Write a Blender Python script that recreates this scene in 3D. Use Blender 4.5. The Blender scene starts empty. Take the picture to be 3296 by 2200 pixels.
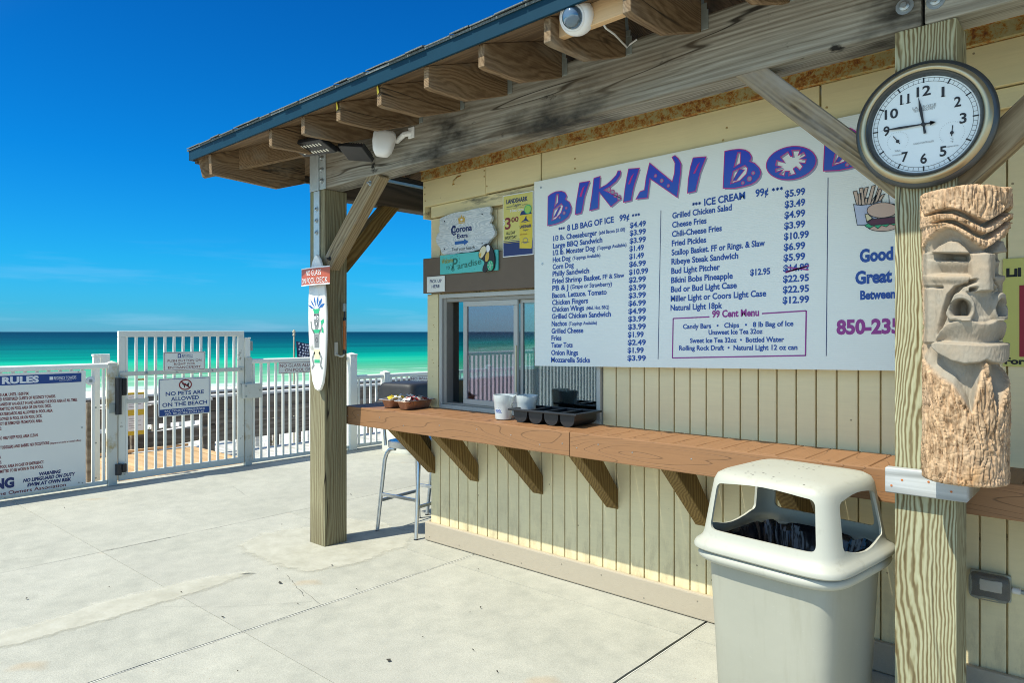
import bpy, bmesh, math, random
from mathutils import Vector, Matrix, Euler
random.seed(7)
R = math.radians
sc = bpy.context.scene
col = sc.collection

# ------------------------------------------------------------------ camera, light, exposure
cam_d = bpy.data.cameras.new('camera'); cam = bpy.data.objects.new('camera', cam_d); col.objects.link(cam)
cam.location = (0, 0, 1.55); cam.rotation_euler = (R(90), 0, R(41.6))
cam_d.sensor_width = 36; cam_d.lens = 36 * 2286 / 3296; cam_d.shift_y = -31 / 3296
cam_d.clip_start = 0.05; cam_d.clip_end = 200000
sc.camera = cam
SUN = Vector((0.30, 1.0, -1.59)).normalized()          # the way the light travels
sun_d = bpy.data.lights.new('sun', 'SUN'); sun = bpy.data.objects.new('sun', sun_d); col.objects.link(sun)
sun_d.energy = 4.2; sun_d.angle = R(0.53); sun_d.color = (1.0, 0.965, 0.83)
sun.rotation_euler = SUN.to_track_quat('-Z', 'Y').to_euler()
W = bpy.data.worlds.new('World'); sc.world = W; W.use_nodes = True
wn = W.node_tree.nodes; wl = W.node_tree.links; wn.clear()
wo = wn.new('ShaderNodeOutputWorld'); wb = wn.new('ShaderNodeBackground'); wb.inputs['Strength'].default_value = 0.155
sky = wn.new('ShaderNodeTexSky'); sky.sky_type = 'NISHITA'; sky.sun_disc = False
sky.sun_elevation = math.asin(-SUN.z); sky.sun_rotation = math.atan2(-SUN.x, -SUN.y)
sky.air_density = 1.0; sky.dust_density = 0.3; sky.ozone_density = 2.0
# a polarised, deep azure sky: tint by height, thin cirrus veils low down
tc = wn.new('ShaderNodeTexCoord'); sep = wn.new('ShaderNodeSeparateXYZ'); wl.new(tc.outputs['Generated'], sep.inputs[0])
tint = wn.new('ShaderNodeValToRGB')
for i, (p, c) in enumerate([(0.0, (0.10, 0.38, 0.74)), (0.03, (0.05, 0.37, 0.70)), (0.09, (0.025, 0.39, 0.68)), (0.22, (0.008, 0.34, 0.68)), (0.45, (0.006, 0.265, 0.60)), (1.0, (0.16, 0.44, 0.74))]):
    e = tint.color_ramp.elements[i] if i < 2 else tint.color_ramp.elements.new(p)
    e.position = p; e.color = (*c, 1)
wl.new(sep.outputs['Z'], tint.inputs['Fac'])
mul = wn.new('ShaderNodeMix'); mul.data_type = 'RGBA'; mul.blend_type = 'MULTIPLY'; mul.inputs['Factor'].default_value = 1
# the deep azure is strongest away from the sun; sky towards the sun, out of view, is whitened to lift the shade
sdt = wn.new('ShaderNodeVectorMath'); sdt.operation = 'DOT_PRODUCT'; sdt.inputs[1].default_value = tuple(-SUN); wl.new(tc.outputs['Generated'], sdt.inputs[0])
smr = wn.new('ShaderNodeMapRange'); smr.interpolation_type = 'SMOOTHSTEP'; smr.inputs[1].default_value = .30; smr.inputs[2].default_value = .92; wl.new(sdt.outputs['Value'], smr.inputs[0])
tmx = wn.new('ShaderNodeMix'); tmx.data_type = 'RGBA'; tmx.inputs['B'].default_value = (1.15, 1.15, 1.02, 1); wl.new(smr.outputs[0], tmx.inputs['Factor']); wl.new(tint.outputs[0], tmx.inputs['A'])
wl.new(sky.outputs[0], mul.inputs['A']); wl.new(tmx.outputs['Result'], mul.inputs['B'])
cm = wn.new('ShaderNodeMapping'); cm.inputs['Scale'].default_value = (3, 3, 34); wl.new(tc.outputs['Generated'], cm.inputs[0])
cn = wn.new('ShaderNodeTexNoise'); cn.inputs['Scale'].default_value = 1.6; cn.inputs['Detail'].default_value = 5; cn.inputs['Roughness'].default_value = .55
wl.new(cm.outputs[0], cn.inputs[0])
cr = wn.new('ShaderNodeMapRange'); cr.inputs[1].default_value = .52; cr.inputs[2].default_value = .8; wl.new(cn.outputs['Fac'], cr.inputs[0])
ch = wn.new('ShaderNodeMapRange'); ch.inputs[1].default_value = .13; ch.inputs[2].default_value = .03; wl.new(sep.outputs['Z'], ch.inputs[0])
cf = wn.new('ShaderNodeMath'); cf.operation = 'MULTIPLY'; wl.new(cr.outputs[0], cf.inputs[0]); wl.new(ch.outputs[0], cf.inputs[1])
cf2 = wn.new('ShaderNodeMath'); cf2.operation = 'MULTIPLY'; cf2.inputs[1].default_value = .15; wl.new(cf.outputs[0], cf2.inputs[0])
cmx = wn.new('ShaderNodeMix'); cmx.data_type = 'RGBA'; cmx.inputs['B'].default_value = (4.2, 4.8, 6.4, 1)
wl.new(cf2.outputs[0], cmx.inputs['Factor']); wl.new(mul.outputs['Result'], cmx.inputs['A'])
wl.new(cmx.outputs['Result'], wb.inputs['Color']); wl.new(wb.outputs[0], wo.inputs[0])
sc.view_settings.view_transform = 'Standard'; sc.view_settings.look = 'None'
sc.view_settings.gamma = 1; sc.view_settings.use_curve_mapping = False
sc.view_settings.exposure = 0.47
sc.cycles.filter_width = 1.0
sc.cycles.use_denoising = True; sc.cycles.denoising_prefilter = 'NONE'; sc.cycles.sample_clamp_indirect = 6
sc.cycles.max_bounces = 8; sc.cycles.transparent_max_bounces = 12

# ------------------------------------------------------------------ measuring helpers (a bearing met with a real plane)
FX, CX, HY, EH = 2286, 1648, 1069, 1.55
def ray(px, py):
    l = (px - CX) / FX
    return Vector((-.664 + .748 * l, .748 + .664 * l, -(py - HY) / FX))
def at_y(px, py, y): r = ray(px, py); d = y / r.y; return Vector((r.x * d, y, EH + r.z * d))
def at_x(px, py, x): r = ray(px, py); d = x / r.x; return Vector((x, r.y * d, EH + r.z * d))
def at_z(px, py, z=0.): r = ray(px, py); d = (z - EH) / r.z; return Vector((r.x * d, r.y * d, z))

# ------------------------------------------------------------------ materials
MT = {}
def new_mat(name):
    m = bpy.data.materials.new(name); m.use_nodes = True
    n = m.node_tree.nodes; l = m.node_tree.links
    b = n['Principled BSDF']; MT[name] = m
    return m, n, l, b
def S(b, **k):
    for a, v in k.items():
        b.inputs[{'rough': 'Roughness', 'metal': 'Metallic', 'spec': 'Specular IOR Level', 'trans': 'Transmission Weight', 'coat': 'Coat Weight'}[a]].default_value = v
def coords(n, l, scale=(1, 1, 1), rnd=True, kind='Object'):
    t = n.new('ShaderNodeTexCoord'); mp = n.new('ShaderNodeMapping'); mp.inputs['Scale'].default_value = scale
    if rnd:
        oi = n.new('ShaderNodeObjectInfo'); mu = n.new('ShaderNodeMath'); mu.operation = 'MULTIPLY'; mu.inputs[1].default_value = 37.
        l.new(oi.outputs['Random'], mu.inputs[0]); ad = n.new('ShaderNodeVectorMath'); ad.operation = 'ADD'
        l.new(t.outputs[kind], ad.inputs[0]); l.new(mu.outputs[0], ad.inputs[1]); l.new(ad.outputs[0], mp.inputs[0])
    else: l.new(t.outputs[kind], mp.inputs[0])
    return mp.outputs[0]
def noise(n, l, vec, scale, detail=4, rough=.55, dist=0):
    t = n.new('ShaderNodeTexNoise'); t.inputs['Scale'].default_value = scale; t.inputs['Detail'].default_value = detail
    t.inputs['Roughness'].default_value = rough; t.inputs['Distortion'].default_value = dist
    l.new(vec, t.inputs['Vector']); return t.outputs['Fac']
def ramp(n, l, fac, stops):
    r = n.new('ShaderNodeValToRGB')
    for i, (p, c) in enumerate(stops):
        e = r.color_ramp.elements[i] if i < 2 else r.color_ramp.elements.new(p)
        e.position = p; e.color = (*c, 1) if len(c) == 3 else c
    l.new(fac, r.inputs[0]); return r.outputs[0]
def rng(n, l, fac, a, b, c=0., d=1.):
    r = n.new('ShaderNodeMapRange')
    for i, v in enumerate((a, b, c, d)): r.inputs[i + 1].default_value = v
    l.new(fac, r.inputs[0]); return r.outputs[0]
def mth(n, l, op, a, b=None):
    m = n.new('ShaderNodeMath'); m.operation = op
    for i, v in enumerate((a, b)):
        if v is None: continue
        if isinstance(v, (int, float)): m.inputs[i].default_value = v
        else: l.new(v, m.inputs[i])
    return m.outputs[0]
def mix(n, l, fac, a, b, mode='MIX'):
    m = n.new('ShaderNodeMix'); m.data_type = 'RGBA'; m.blend_type = mode
    for k, v in (('Factor', fac), ('A', a), ('B', b)):
        if isinstance(v, (int, float)): m.inputs[k].default_value = v
        elif isinstance(v, tuple): m.inputs[k].default_value = (*v, 1)
        else: l.new(v, m.inputs[k])
    return m.outputs['Result']
def bump(n, l, b, h, strength=.3, dist=.01, prev=None):
    u = n.new('ShaderNodeBump'); u.inputs['Strength'].default_value = strength; u.inputs['Distance'].default_value = dist
    l.new(h, u.inputs['Height'])
    if prev is not None: l.new(prev, u.inputs['Normal'])
    l.new(u.outputs[0], b.inputs['Normal']); return u.outputs[0]
def plain(name, c, rough=.5, metal=0., spec=.5, var=.08, sc_=14., bmp=0., dirt=None, kind='Object'):
    m, n, l, b = new_mat(name); S(b, rough=rough, metal=metal, spec=spec)
    v = coords(n, l, kind=kind); f = noise(n, l, v, sc_, 5)
    o = mix(n, l, f, tuple(x * (1 - var) for x in c), tuple(min(1, x * (1 + var)) for x in c))
    if dirt:
        dc, lo, hi, ds = dirt
        f2 = noise(n, l, v, ds, 6, .65); o = mix(n, l, rng(n, l, f2, lo, hi), o, dc)
    l.new(o, b.inputs['Base Color'])
    if bmp: bump(n, l, b, noise(n, l, v, sc_ * 6, 4), bmp, .004)
    return m
def ink(name, c, rough=.5):
    m, n, l, b = new_mat(name); S(b, rough=rough); b.inputs['Base Color'].default_value = (*c, 1); return m
def wood(name, stops, axis='z', freq=4.5, rings=26., stretch=.10, fibre=.25, mott=None, bmp=.35, rough=.75, rnd=True, knots=0, lines=0, amp=.04, cracks=0):
    """plain-sawn grain: contour bands of a noise field stretched along the board"""
    m, n, l, b = new_mat(name); S(b, rough=rough, spec=.25)
    s = [1., 1., 1.]; s['xyz'.index(axis)] = stretch
    v = coords(n, l, tuple(s), rnd)
    f = noise(n, l, v, freq, 1.5, .4, .25)
    if knots:
        s4 = [1., 1., 1.]; s4['xyz'.index(axis)] = .45
        vk = n.new('ShaderNodeTexVoronoi'); vk.inputs['Scale'].default_value = knots; l.new(coords(n, l, tuple(s4), rnd), vk.inputs['Vector'])
        kd = vk.outputs['Distance']; f = mth(n, l, 'ADD', f, rng(n, l, kd, .24, 0, 0, .06))
    if lines:
        vo_ = coords(n, l, rnd=rnd); sx_ = n.new('ShaderNodeSeparateXYZ'); l.new(vo_, sx_.inputs[0]); oth = [k for k in 'XYZ' if k != axis.upper()]
        ss = mth(n, l, 'ADD', mth(n, l, 'ADD', sx_.outputs[oth[0]], mth(n, l, 'MULTIPLY', sx_.outputs[oth[1]], .9)), mth(n, l, 'MULTIPLY', f, amp))
        ss = mth(n, l, 'ADD', ss, mth(n, l, 'MULTIPLY', noise(n, l, v, freq * 5, 3, .6), amp * .12))
        si = mth(n, l, 'SINE', mth(n, l, 'MULTIPLY', ss, 2 * math.pi / lines))
    else: si = mth(n, l, 'SINE', mth(n, l, 'MULTIPLY', f, rings * 2 * math.pi))
    band = rng(n, l, si, -1, 1)
    s2 = [90., 90., 90.]; s2['xyz'.index(axis)] = 2.5
    fb = noise(n, l, coords(n, l, tuple(s2), rnd), 1., 3, .6)
    c = ramp(n, l, band, stops)
    c = mix(n, l, fibre, c, ramp(n, l, fb, [(.3, stops[0][1]), (.7, stops[-1][1])]))
    if knots:
        c = mix(n, l, rng(n, l, kd, .07, .03, 0, .8), c, tuple(x * .35 for x in stops[0][1])); c = mix(n, l, rng(n, l, kd, .22, .06, 0, .45), c, tuple(x * .7 for x in stops[0][1]))
    if cracks:
        s5 = [1., 1., 1.]; s5['xyz'.index(axis)] = .07
        fc = noise(n, l, coords(n, l, tuple(s5), rnd), cracks, 3, .5, .2); brk = rng(n, l, noise(n, l, v, 3., 2), .42, .55)
        ck = mth(n, l, 'MULTIPLY', rng(n, l, mth(n, l, 'ABSOLUTE', mth(n, l, 'SUBTRACT', fc, .5)), .012, .003), brk)
        c = mix(n, l, mth(n, l, 'MULTIPLY', ck, .9), c, (.02, .016, .012))
    lg = noise(n, l, v, 2.2, 3)
    c = mix(n, l, 1., c, ramp(n, l, lg, [(.3, (.78, .78, .78)), (.7, (1.12, 1.12, 1.12))]), 'MULTIPLY')
    if mott:
        for (mc, lo, hi, msx, st) in mott:
            s3 = [1., 1., 1.]; s3['xyz'.index(axis)] = st
            f3 = noise(n, l, coords(n, l, tuple(s3), rnd), msx, 6, .62)
            c = mix(n, l, rng(n, l, f3, lo, hi), c, mc)
    l.new(c, b.inputs['Base Color'])
    p = bump(n, l, b, band, bmp, .0015)
    bump(n, l, b, fb, .5, .0015, p)
    return m

# concrete of the pool deck
m, n, l, b = new_mat('concrete'); S(b, rough=.85, spec=.2)
v = coords(n, l, rnd=False)
a1 = noise(n, l, v, .9, 6, .6); a2 = noise(n, l, v, 7, 6, .7); a3 = noise(n, l, v, 160, 3, .6)
c = ramp(n, l, a1, [(.3, (.38, .378, .325)), (.5, (.425, .42, .362)), (.7, (.475, .468, .405))])
c = mix(n, l, 1., c, ramp(n, l, a2, [(.28, (.87, .88, .88)), (.6, (1.04, 1.04, 1.03))]), 'MULTIPLY')
c = mix(n, l, 1., c, ramp(n, l, a3, [(.35, (.88, .88, .88)), (.65, (1.09, 1.09, 1.09))]), 'MULTIPLY')
vo = n.new('ShaderNodeTexVoronoi'); vo.inputs['Scale'].default_value = 34; l.new(v, vo.inputs['Vector'])
sp = mth(n, l, 'LESS_THAN', vo.outputs['Distance'], .075)
gate = rng(n, l, noise(n, l, v, 1.3, 3), .50, .58)
c = mix(n, l, mth(n, l, 'MULTIPLY', sp, mth(n, l, 'MULTIPLY', gate, .7)), c, (.30, .16, .07))
st = rng(n, l, noise(n, l, v, 2.3, 2, .4), .70, .76)
c = mix(n, l, mth(n, l, 'MULTIPLY', st, .3), c, (.42, .27, .12))
gt = rng(n, l, noise(n, l, v, .42, 5, .6), .50, .72)
c = mix(n, l, mth(n, l, 'MULTIPLY', gt, .5), c, (.30, .295, .26))
l.new(c, b.inputs['Base Color'])
p = bump(n, l, b, a2, .25, .01); bump(n, l, b, a3, .55, .003, p)
m, n, l, b = new_mat('pale_cement'); S(b, rough=.9, spec=.15)
v = coords(n, l, rnd=False); f = noise(n, l, v, 6, 6, .65)
l.new(ramp(n, l, f, [(.3, (.48, .465, .38)), (.55, (.60, .585, .49)), (.8, (.70, .69, .60))]), b.inputs['Base Color'])
pa = n.new('ShaderNodeAttribute'); pa.attribute_name = 'fade'
al = mth(n, l, 'ADD', pa.outputs['Fac'], mth(n, l, 'MULTIPLY', mth(n, l, 'SUBTRACT', noise(n, l, v, 9, 6, .7), .5), 1.6)); al = rng(n, l, al, .25, .80, 0, .66)
l.new(al, b.inputs['Alpha']); bump(n, l, b, noise(n, l, v, 60, 4), .5, .004)
plain('crack_fill', (.05, .045, .035), .95, var=.3)
plain('edge_dust', (.80, .79, .73), .95, var=.15, sc_=30)

# painted siding and trim of the snack bar
def paint(name, c, axis, rust=False, worn=None, var=.07, dark=None):
    m, n, l, b = new_mat(name); S(b, rough=.62, spec=.35)
    s = [26., 26., 26.]; s['xyz'.index(axis)] = 2.2
    v = coords(n, l); g = noise(n, l, coords(n, l, tuple(s)), 2.2, 4, .65)
    o = mix(n, l, noise(n, l, v, 3, 5), tuple(x * (1 - var) for x in c), tuple(x * (1 + var) for x in c))
    o = mix(n, l, rng(n, l, g, .35, .7, 0, .28), o, tuple(x * .80 for x in c))
    if worn:
        wc, lo, hi, ws, st = worn; s3 = [1., 1., 1.]; s3['xyz'.index(axis)] = st
        o = mix(n, l, rng(n, l, noise(n, l, coords(n, l, tuple(s3)), ws, 7, .7), lo, hi), o, wc)
    sp = n.new('ShaderNodeTexVoronoi'); sp.inputs['Scale'].default_value = 9; l.new(v, sp.inputs['Vector'])
    k = mth(n, l, 'MULTIPLY', mth(n, l, 'LESS_THAN', sp.outputs['Distance'], .045), .7)
    o = mix(n, l, k, o, (.10, .055, .025))
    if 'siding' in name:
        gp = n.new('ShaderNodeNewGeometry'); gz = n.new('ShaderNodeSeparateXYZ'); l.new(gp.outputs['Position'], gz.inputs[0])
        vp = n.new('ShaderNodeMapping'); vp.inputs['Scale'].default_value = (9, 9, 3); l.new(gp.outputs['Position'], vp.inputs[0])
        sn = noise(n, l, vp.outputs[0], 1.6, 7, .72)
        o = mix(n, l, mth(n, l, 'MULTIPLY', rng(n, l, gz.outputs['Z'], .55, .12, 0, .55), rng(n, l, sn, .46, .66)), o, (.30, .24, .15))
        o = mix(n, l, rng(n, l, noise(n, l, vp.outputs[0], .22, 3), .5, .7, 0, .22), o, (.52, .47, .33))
        oi = n.new('ShaderNodeObjectInfo'); o = mix(n, l, mth(n, l, 'MULTIPLY', oi.outputs['Random'], .12), o, (.45, .38, .22))
    l.new(o, b.inputs['Base Color']); bump(n, l, b, g, .35, .0025)
    return m
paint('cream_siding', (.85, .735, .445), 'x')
paint('cream_trim', (.80, .70, .40), 'x', worn=((.10, .105, .08), .60, .70, 5, .2))
plain('groove_ochre', (.70, .53, .26), .8, var=.35, sc_=22, dirt=((.06, .04, .02), .60, .66, 7))
plain('taupe_board', (.150, .112, .078), .7, var=.14, sc_=8, bmp=.2)
plain('taupe_base', (.43, .375, .285), .75, var=.06, sc_=40, bmp=.5)
plain('window_frame', (.46, .47, .43), .4, var=.06)
plain('window_track', (.30, .29, .25), .5, var=.12)
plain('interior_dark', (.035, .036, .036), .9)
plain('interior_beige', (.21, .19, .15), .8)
m, n, l, b = new_mat('rusty_steel'); S(b, rough=.8)
v = coords(n, l, rnd=False); f = noise(n, l, v, 38, 7, .75); t = n.new('ShaderNodeTexCoord'); sx = n.new('ShaderNodeSeparateXYZ')
f2 = noise(n, l, v, 6, 3)
fm = mth(n, l, 'ADD', f, mth(n, l, 'MULTIPLY', f2, .35))
l.new(ramp(n, l, fm, [(.50, (.15, .05, .015)), (.60, (.36, .14, .025)), (.66, (.46, .26, .06)), (.70, (.42, .35, .15)), (.9, (.50, .43, .22))]), b.inputs['Base Color'])
bump(n, l, b, f, .7, .004)
# timber
wood('beam_wood', [(0, (.165, .14, .10)), (.35, (.27, .25, .20)), (.7, (.36, .345, .285)), (1, (.46, .445, .38))], 'x', 5, 34, .10, .6, knots=2.6, lines=.024, amp=.22, cracks=5,
     mott=[((.19, .14, .085), .50, .72, 1.5, .3), ((.035, .032, .026), .50, .66, 2.9, .5), ((.66, .64, .56), .52, .68, 2.4, .09), ((.02, .018, .014), .64, .70, 8, .6)], bmp=.6)
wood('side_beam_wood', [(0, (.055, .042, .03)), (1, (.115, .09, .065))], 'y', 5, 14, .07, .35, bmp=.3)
wood('rafter_wood', [(0, (.13, .078, .038)), (.4, (.225, .145, .075)), (1, (.32, .22, .125))], 'y', 5, 26, .30, .5, knots=1.8, lines=.020, amp=.30, cracks=6,
     mott=[((.26, .22, .16), .56, .72, 3.0, .5), ((.05, .035, .02), .66, .76, 6, .5)], bmp=.5)
wood('deck_underside', [(0, (.12, .075, .04)), (1, (.22, .145, .08))], 'x', 5, 10, .1, .3)
wood('post_green_wood', [(0, (.165, .13, .070)), (.35, (.23, .20, .11)), (.7, (.29, .265, .155)), (1, (.34, .32, .20))], 'z', 4, 50, .20, .5, knots=1.6, lines=.020, amp=.20, cracks=6,
     mott=[((.20, .27, .12), .60, .80, 1.3, .3), ((.07, .045, .02), .70, .78, 6, .3)], bmp=.5)
wood('post_strong_wood', [(0, (.12, .08, .03)), (.28, (.22, .17, .08)), (.52, (.375, .36, .215)), (1, (.49, .49, .325))], 'z', 3.4, 84, .26, .25, bmp=.7, knots=1.8, lines=.0135, amp=.30, cracks=5)
wood('brace_wood', [(0, (.18, .125, .065)), (.5, (.30, .225, .125)), (1, (.40, .32, .19))], 'z', 4, 18, .22, .5, lines=.022, amp=.24, cracks=6,
     mott=[((.34, .31, .26), .52, .68, 2.5, .6)], bmp=.3)
wood('bracket_wood', [(0, (.11, .06, .016)), (.5, (.19, .118, .036)), (1, (.27, .18, .062))], 'z', 6, 16, .3, .4, bmp=.35, lines=.019, amp=.12)
wood('grey_board_wood', [(0, (.26, .27, .26)), (.6, (.43, .445, .44)), (1, (.54, .56, .56))], 'x', 5, 9, .08, .35, mott=[((.12, .11, .09), .64, .76, 5, .2)])
wood('walk_grey_wood', [(0, (.46, .45, .41)), (1, (.68, .67, .62))], 'x', 5, 5, .1, .3)
wood('walk_tan_wood', [(0, (.48, .30, .145)), (1, (.66, .45, .245))], 'x', 4, 5, .1, .3)
wood('rail_wood', [(0, (.11, .085, .06)), (.5, (.18, .145, .11)), (1, (.26, .225, .18))], 'y', 5, 7, .08, .35, mott=[((.34, .32, .28), .62, .78, 3, .15)])
wood('rail_cap_wood', [(0, (.55, .54, .50)), (1, (.74, .73, .69))], 'y', 5, 7, .08, .35)
# composite counter boards: embossed closed grain lines
def composite(name, c, axis):
    m, n, l, b = new_mat(name); S(b, rough=.55, spec=.4)
    s = [1., 1., 1.]; s['xyz'.index(axis)] = .11
    v = coords(n, l, tuple(s)); f = noise(n, l, v, 5.2, 1.5, .5, .4)
    si = mth(n, l, 'ABSOLUTE', mth(n, l, 'SINE', mth(n, l, 'MULTIPLY', f, 62.)))
    line = rng(n, l, si, .0, .16)
    o = mix(n, l, noise(n, l, coords(n, l), 6, 5), tuple(x * .90 for x in c), tuple(x * 1.1 for x in c))
    o = mix(n, l, line, tuple(x * .5 for x in c), o)
    s2 = [120., 120., 120.]; s2['xyz'.index(axis)] = 3.
    fb = noise(n, l, coords(n, l, tuple(s2)), 1., 3)
    o = mix(n, l, rng(n, l, fb, .35, .75, 0, .22), o, tuple(min(1, x * 1.5) for x in c))
    l.new(o, b.inputs['Base Color']); p = bump(n, l, b, line, .6, .0015); bump(n, l, b, fb, .25, .001, p)
    return m
composite('counter_front', (.275, .140, .062), 'x')
composite('counter_top', (.285, .145, .066), 'y')
plain('drip_blue', (.004, .036, .064), .6, metal=.0, spec=.15, var=.12)
m, n, l, b = new_mat('shingle'); S(b, rough=.95)
l.new(ramp(n, l, noise(n, l, coords(n, l, rnd=False), 130, 4, .8), [(.35, (.05, .065, .07)), (.6, (.16, .19, .19)), (.75, (.45, .50, .48))]), b.inputs['Base Color'])
plain('galvanised', (.50, .54, .53), .42, metal=.55, var=.14, sc_=30)
plain('tie_metal', (.34, .38, .36), .5, metal=.4, var=.25, sc_=60, dirt=((.16, .09, .04), .62, .75, 20))
plain('bolt_metal', (.42, .45, .45), .35, metal=.8, var=.2)
plain('fence_white', (.86, .86, .77), .38, var=.03, dirt=((.52, .50, .42), .66, .78, 5))
plain('gate_frame_white', (.78, .78, .68), .42, var=.04, dirt=((.33, .30, .22), .62, .70, 11))
plain('post_white_worn', (.62, .62, .54), .5, var=.06, dirt=((.40, .30, .12), .56, .70, 5))
plain('white_trim', (.82, .82, .80), .35, var=.02)
plain('black_plastic', (.018, .019, .021), .38, var=.3)
plain('black_rough', (.025, .026, .028), .55, var=.4, dirt=((.14, .14, .14), .64, .74, 18))
m, n, l, b = new_mat('can_body'); S(b, rough=.42)
v = coords(n, l, rnd=False); f = noise(n, l, v, 3, 5, .6); stv = noise(n, l, coords(n, l, (9, 9, .9), False), 2.2, 5, .65); scr = noise(n, l, coords(n, l, (30, 30, 55), False), 1.6, 6, .8)
o = mix(n, l, f, (.35, .348, .28), (.405, .40, .33)); o = mix(n, l, rng(n, l, stv, .52, .75, 0, .45), o, (.29, .28, .21)); o = mix(n, l, rng(n, l, scr, .64, .70, 0, .6), o, (.60, .60, .54))
l.new(o, b.inputs['Base Color']); bump(n, l, b, noise(n, l, v, 5, 3), .12, .03)
m, n, l, b = new_mat('can_lid'); S(b, rough=.42)
v = coords(n, l, rnd=False); f = noise(n, l, v, 3, 4)
o = mix(n, l, f, (.43, .43, .36), (.48, .48, .41)); o = mix(n, l, rng(n, l, noise(n, l, v, 11, 7, .75), .56, .72, 0, .45), o, (.30, .285, .22))
vo = n.new('ShaderNodeTexVoronoi'); vo.inputs['Scale'].default_value = 42; l.new(v, vo.inputs['Vector'])
k = mth(n, l, 'MULTIPLY', mth(n, l, 'LESS_THAN', vo.outputs['Distance'], .20), rng(n, l, noise(n, l, v, 9, 2), .50, .54))
g = n.new('ShaderNodeNewGeometry'); sg = n.new('ShaderNodeSeparateXYZ'); l.new(g.outputs['Normal'], sg.inputs[0])
k = mth(n, l, 'MULTIPLY', k, rng(n, l, sg.outputs['Z'], .85, .95)); k = mth(n, l, 'MULTIPLY', k, .8)
l.new(mix(n, l, k, o, (.07, .06, .05)), b.inputs['Base Color'])
m, n, l, b = new_mat('liner_black'); S(b, rough=.16); b.inputs['Base Color'].default_value = (.012, .012, .014, 1)
s_ = coords(n, l, (10, 10, 4), False); bump(n, l, b, noise(n, l, s_, 1.2, 2, .5, 1.2), .4, .02)
plain('aluminium', (.66, .68, .69), .30, metal=.9, var=.08)
plain('foil_bronze', (.40, .235, .15), .4, metal=.6, var=.2, sc_=40)
plain('foil_silver', (.70, .70, .66), .3, metal=.45, var=.15, sc_=60)
m, n, l, b = new_mat('frosted_plastic'); S(b, rough=.35, trans=.35); b.inputs['Base Color'].default_value = (.80, .86, .86, 1)
plain('paper_white', (.72, .71, .68), .7, var=.1)
plain('paper_packet', (.62, .60, .56), .6, var=.3, sc_=60, dirt=((.12, .12, .14), .6, .66, 60))
# signs
def sign_face(name, c, corr=False):
    m, n, l, b = new_mat(name); S(b, rough=.45)
    v = coords(n, l, rnd=False)
    o = mix(n, l, noise(n, l, v, 2, 4), tuple(x * .96 for x in c), tuple(min(1, x * 1.03) for x in c))
    if corr:
        sx = n.new('ShaderNodeSeparateXYZ'); l.new(v, sx.inputs[0])
        si = mth(n, l, 'SINE', mth(n, l, 'MULTIPLY', sx.outputs['Z'], 2 * math.pi / .0085))
        o = mix(n, l, rng(n, l, si, -1, 1, 0, .10), o, tuple(x * .86 for x in c)); bump(n, l, b, si, .12, .001)
    l.new(o, b.inputs['Base Color']); return m
sign_face('menu_white', (.84, .88, .83), True)
sign_face('sign_white', (.84, .84, .76)); sign_face('sign_brick', (.46, .095, .05)); sign_face('sign_yellow', (.62, .60, .17))
sign_face('poster_yellow', (.66, .60, .16)); sign_face('sign_teal', (.09, .53, .49)); sign_face('sign_amber', (.62, .44, .03))
INK = {'ink_blue': (.008, .075, .36), 'ink_navy': (.012, .03, .14), 'ink_purple': (.30, .035, .27), 'ink_shadow': (.30, .32, .42), 'ink_pink': (.55, .02, .24),
       'ink_red': (.28, .018, .02), 'ink_maroon': (.22, .02, .025), 'ink_black': (.012, .014, .018), 'ink_white': (.80, .82, .82), 'ink_band_blue': (.012, .06, .24),
       'ink_gold': (.62, .40, .07), 'ink_green': (.03, .42, .20), 'ink_lime': (.35, .60, .10), 'ink_cream': (.72, .66, .42), 'ink_bun': (.62, .45, .36), 'ink_patty': (.09, .02, .05),
       'ink_fries': (.62, .47, .36), 'ink_cup': (.50, .56, .72), 'ink_darkgreen': (.02, .16, .12), 'ink_can_yellow': (.72, .55, .04), 'ink_grey': (.22, .23, .23), 'ink_crimson': (.33, .02, .04),
       'ink_feather': (.02, .12, .38), 'ink_olive': (.33, .30, .02), 'ink_star_white': (.75, .76, .78)}
for k, c in INK.items(): ink(k, c)
m, n, l, b = new_mat('letter_gradient'); S(b, rough=.5)
t = n.new('ShaderNodeTexCoord'); sx = n.new('ShaderNodeSeparateXYZ'); l.new(t.outputs['Object'], sx.inputs[0])
zz = mth(n, l, 'SUBTRACT', sx.outputs['Z'], mth(n, l, 'MULTIPLY', sx.outputs['X'], .0))
l.new(ramp(n, l, rng(n, l, zz, .83, 1.12), [(0, (.012, .24, .36)), (.35, (.015, .11, .46)), (1, (.018, .055, .55))]), b.inputs['Base Color'])
m, n, l, b = new_mat('carved_white_wood'); S(b, rough=.7)
v = coords(n, l, (1, 1, 6), False); f = noise(n, l, v, 3.2, 2, .4, .6); si = mth(n, l, 'SINE', mth(n, l, 'MULTIPLY', f, 110.))
l.new(ramp(n, l, rng(n, l, si, -1, 1), [(0, (.50, .56, .58)), (.5, (.62, .67, .67)), (1, (.72, .76, .75))]), b.inputs['Base Color']); bump(n, l, b, si, .3, .002)
plain('surf_white', (.80, .80, .74), .35, var=.04, dirt=((.42, .40, .34), .62, .72, 9))
plain('clock_bronze', (.50, .42, .26), .30, metal=.65, var=.25, sc_=5)
plain('clock_rim_dark', (.075, .082, .082), .3, metal=.4, var=.3, sc_=5)
plain('clock_face', (.78, .86, .86), .5, var=.02)
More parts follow.
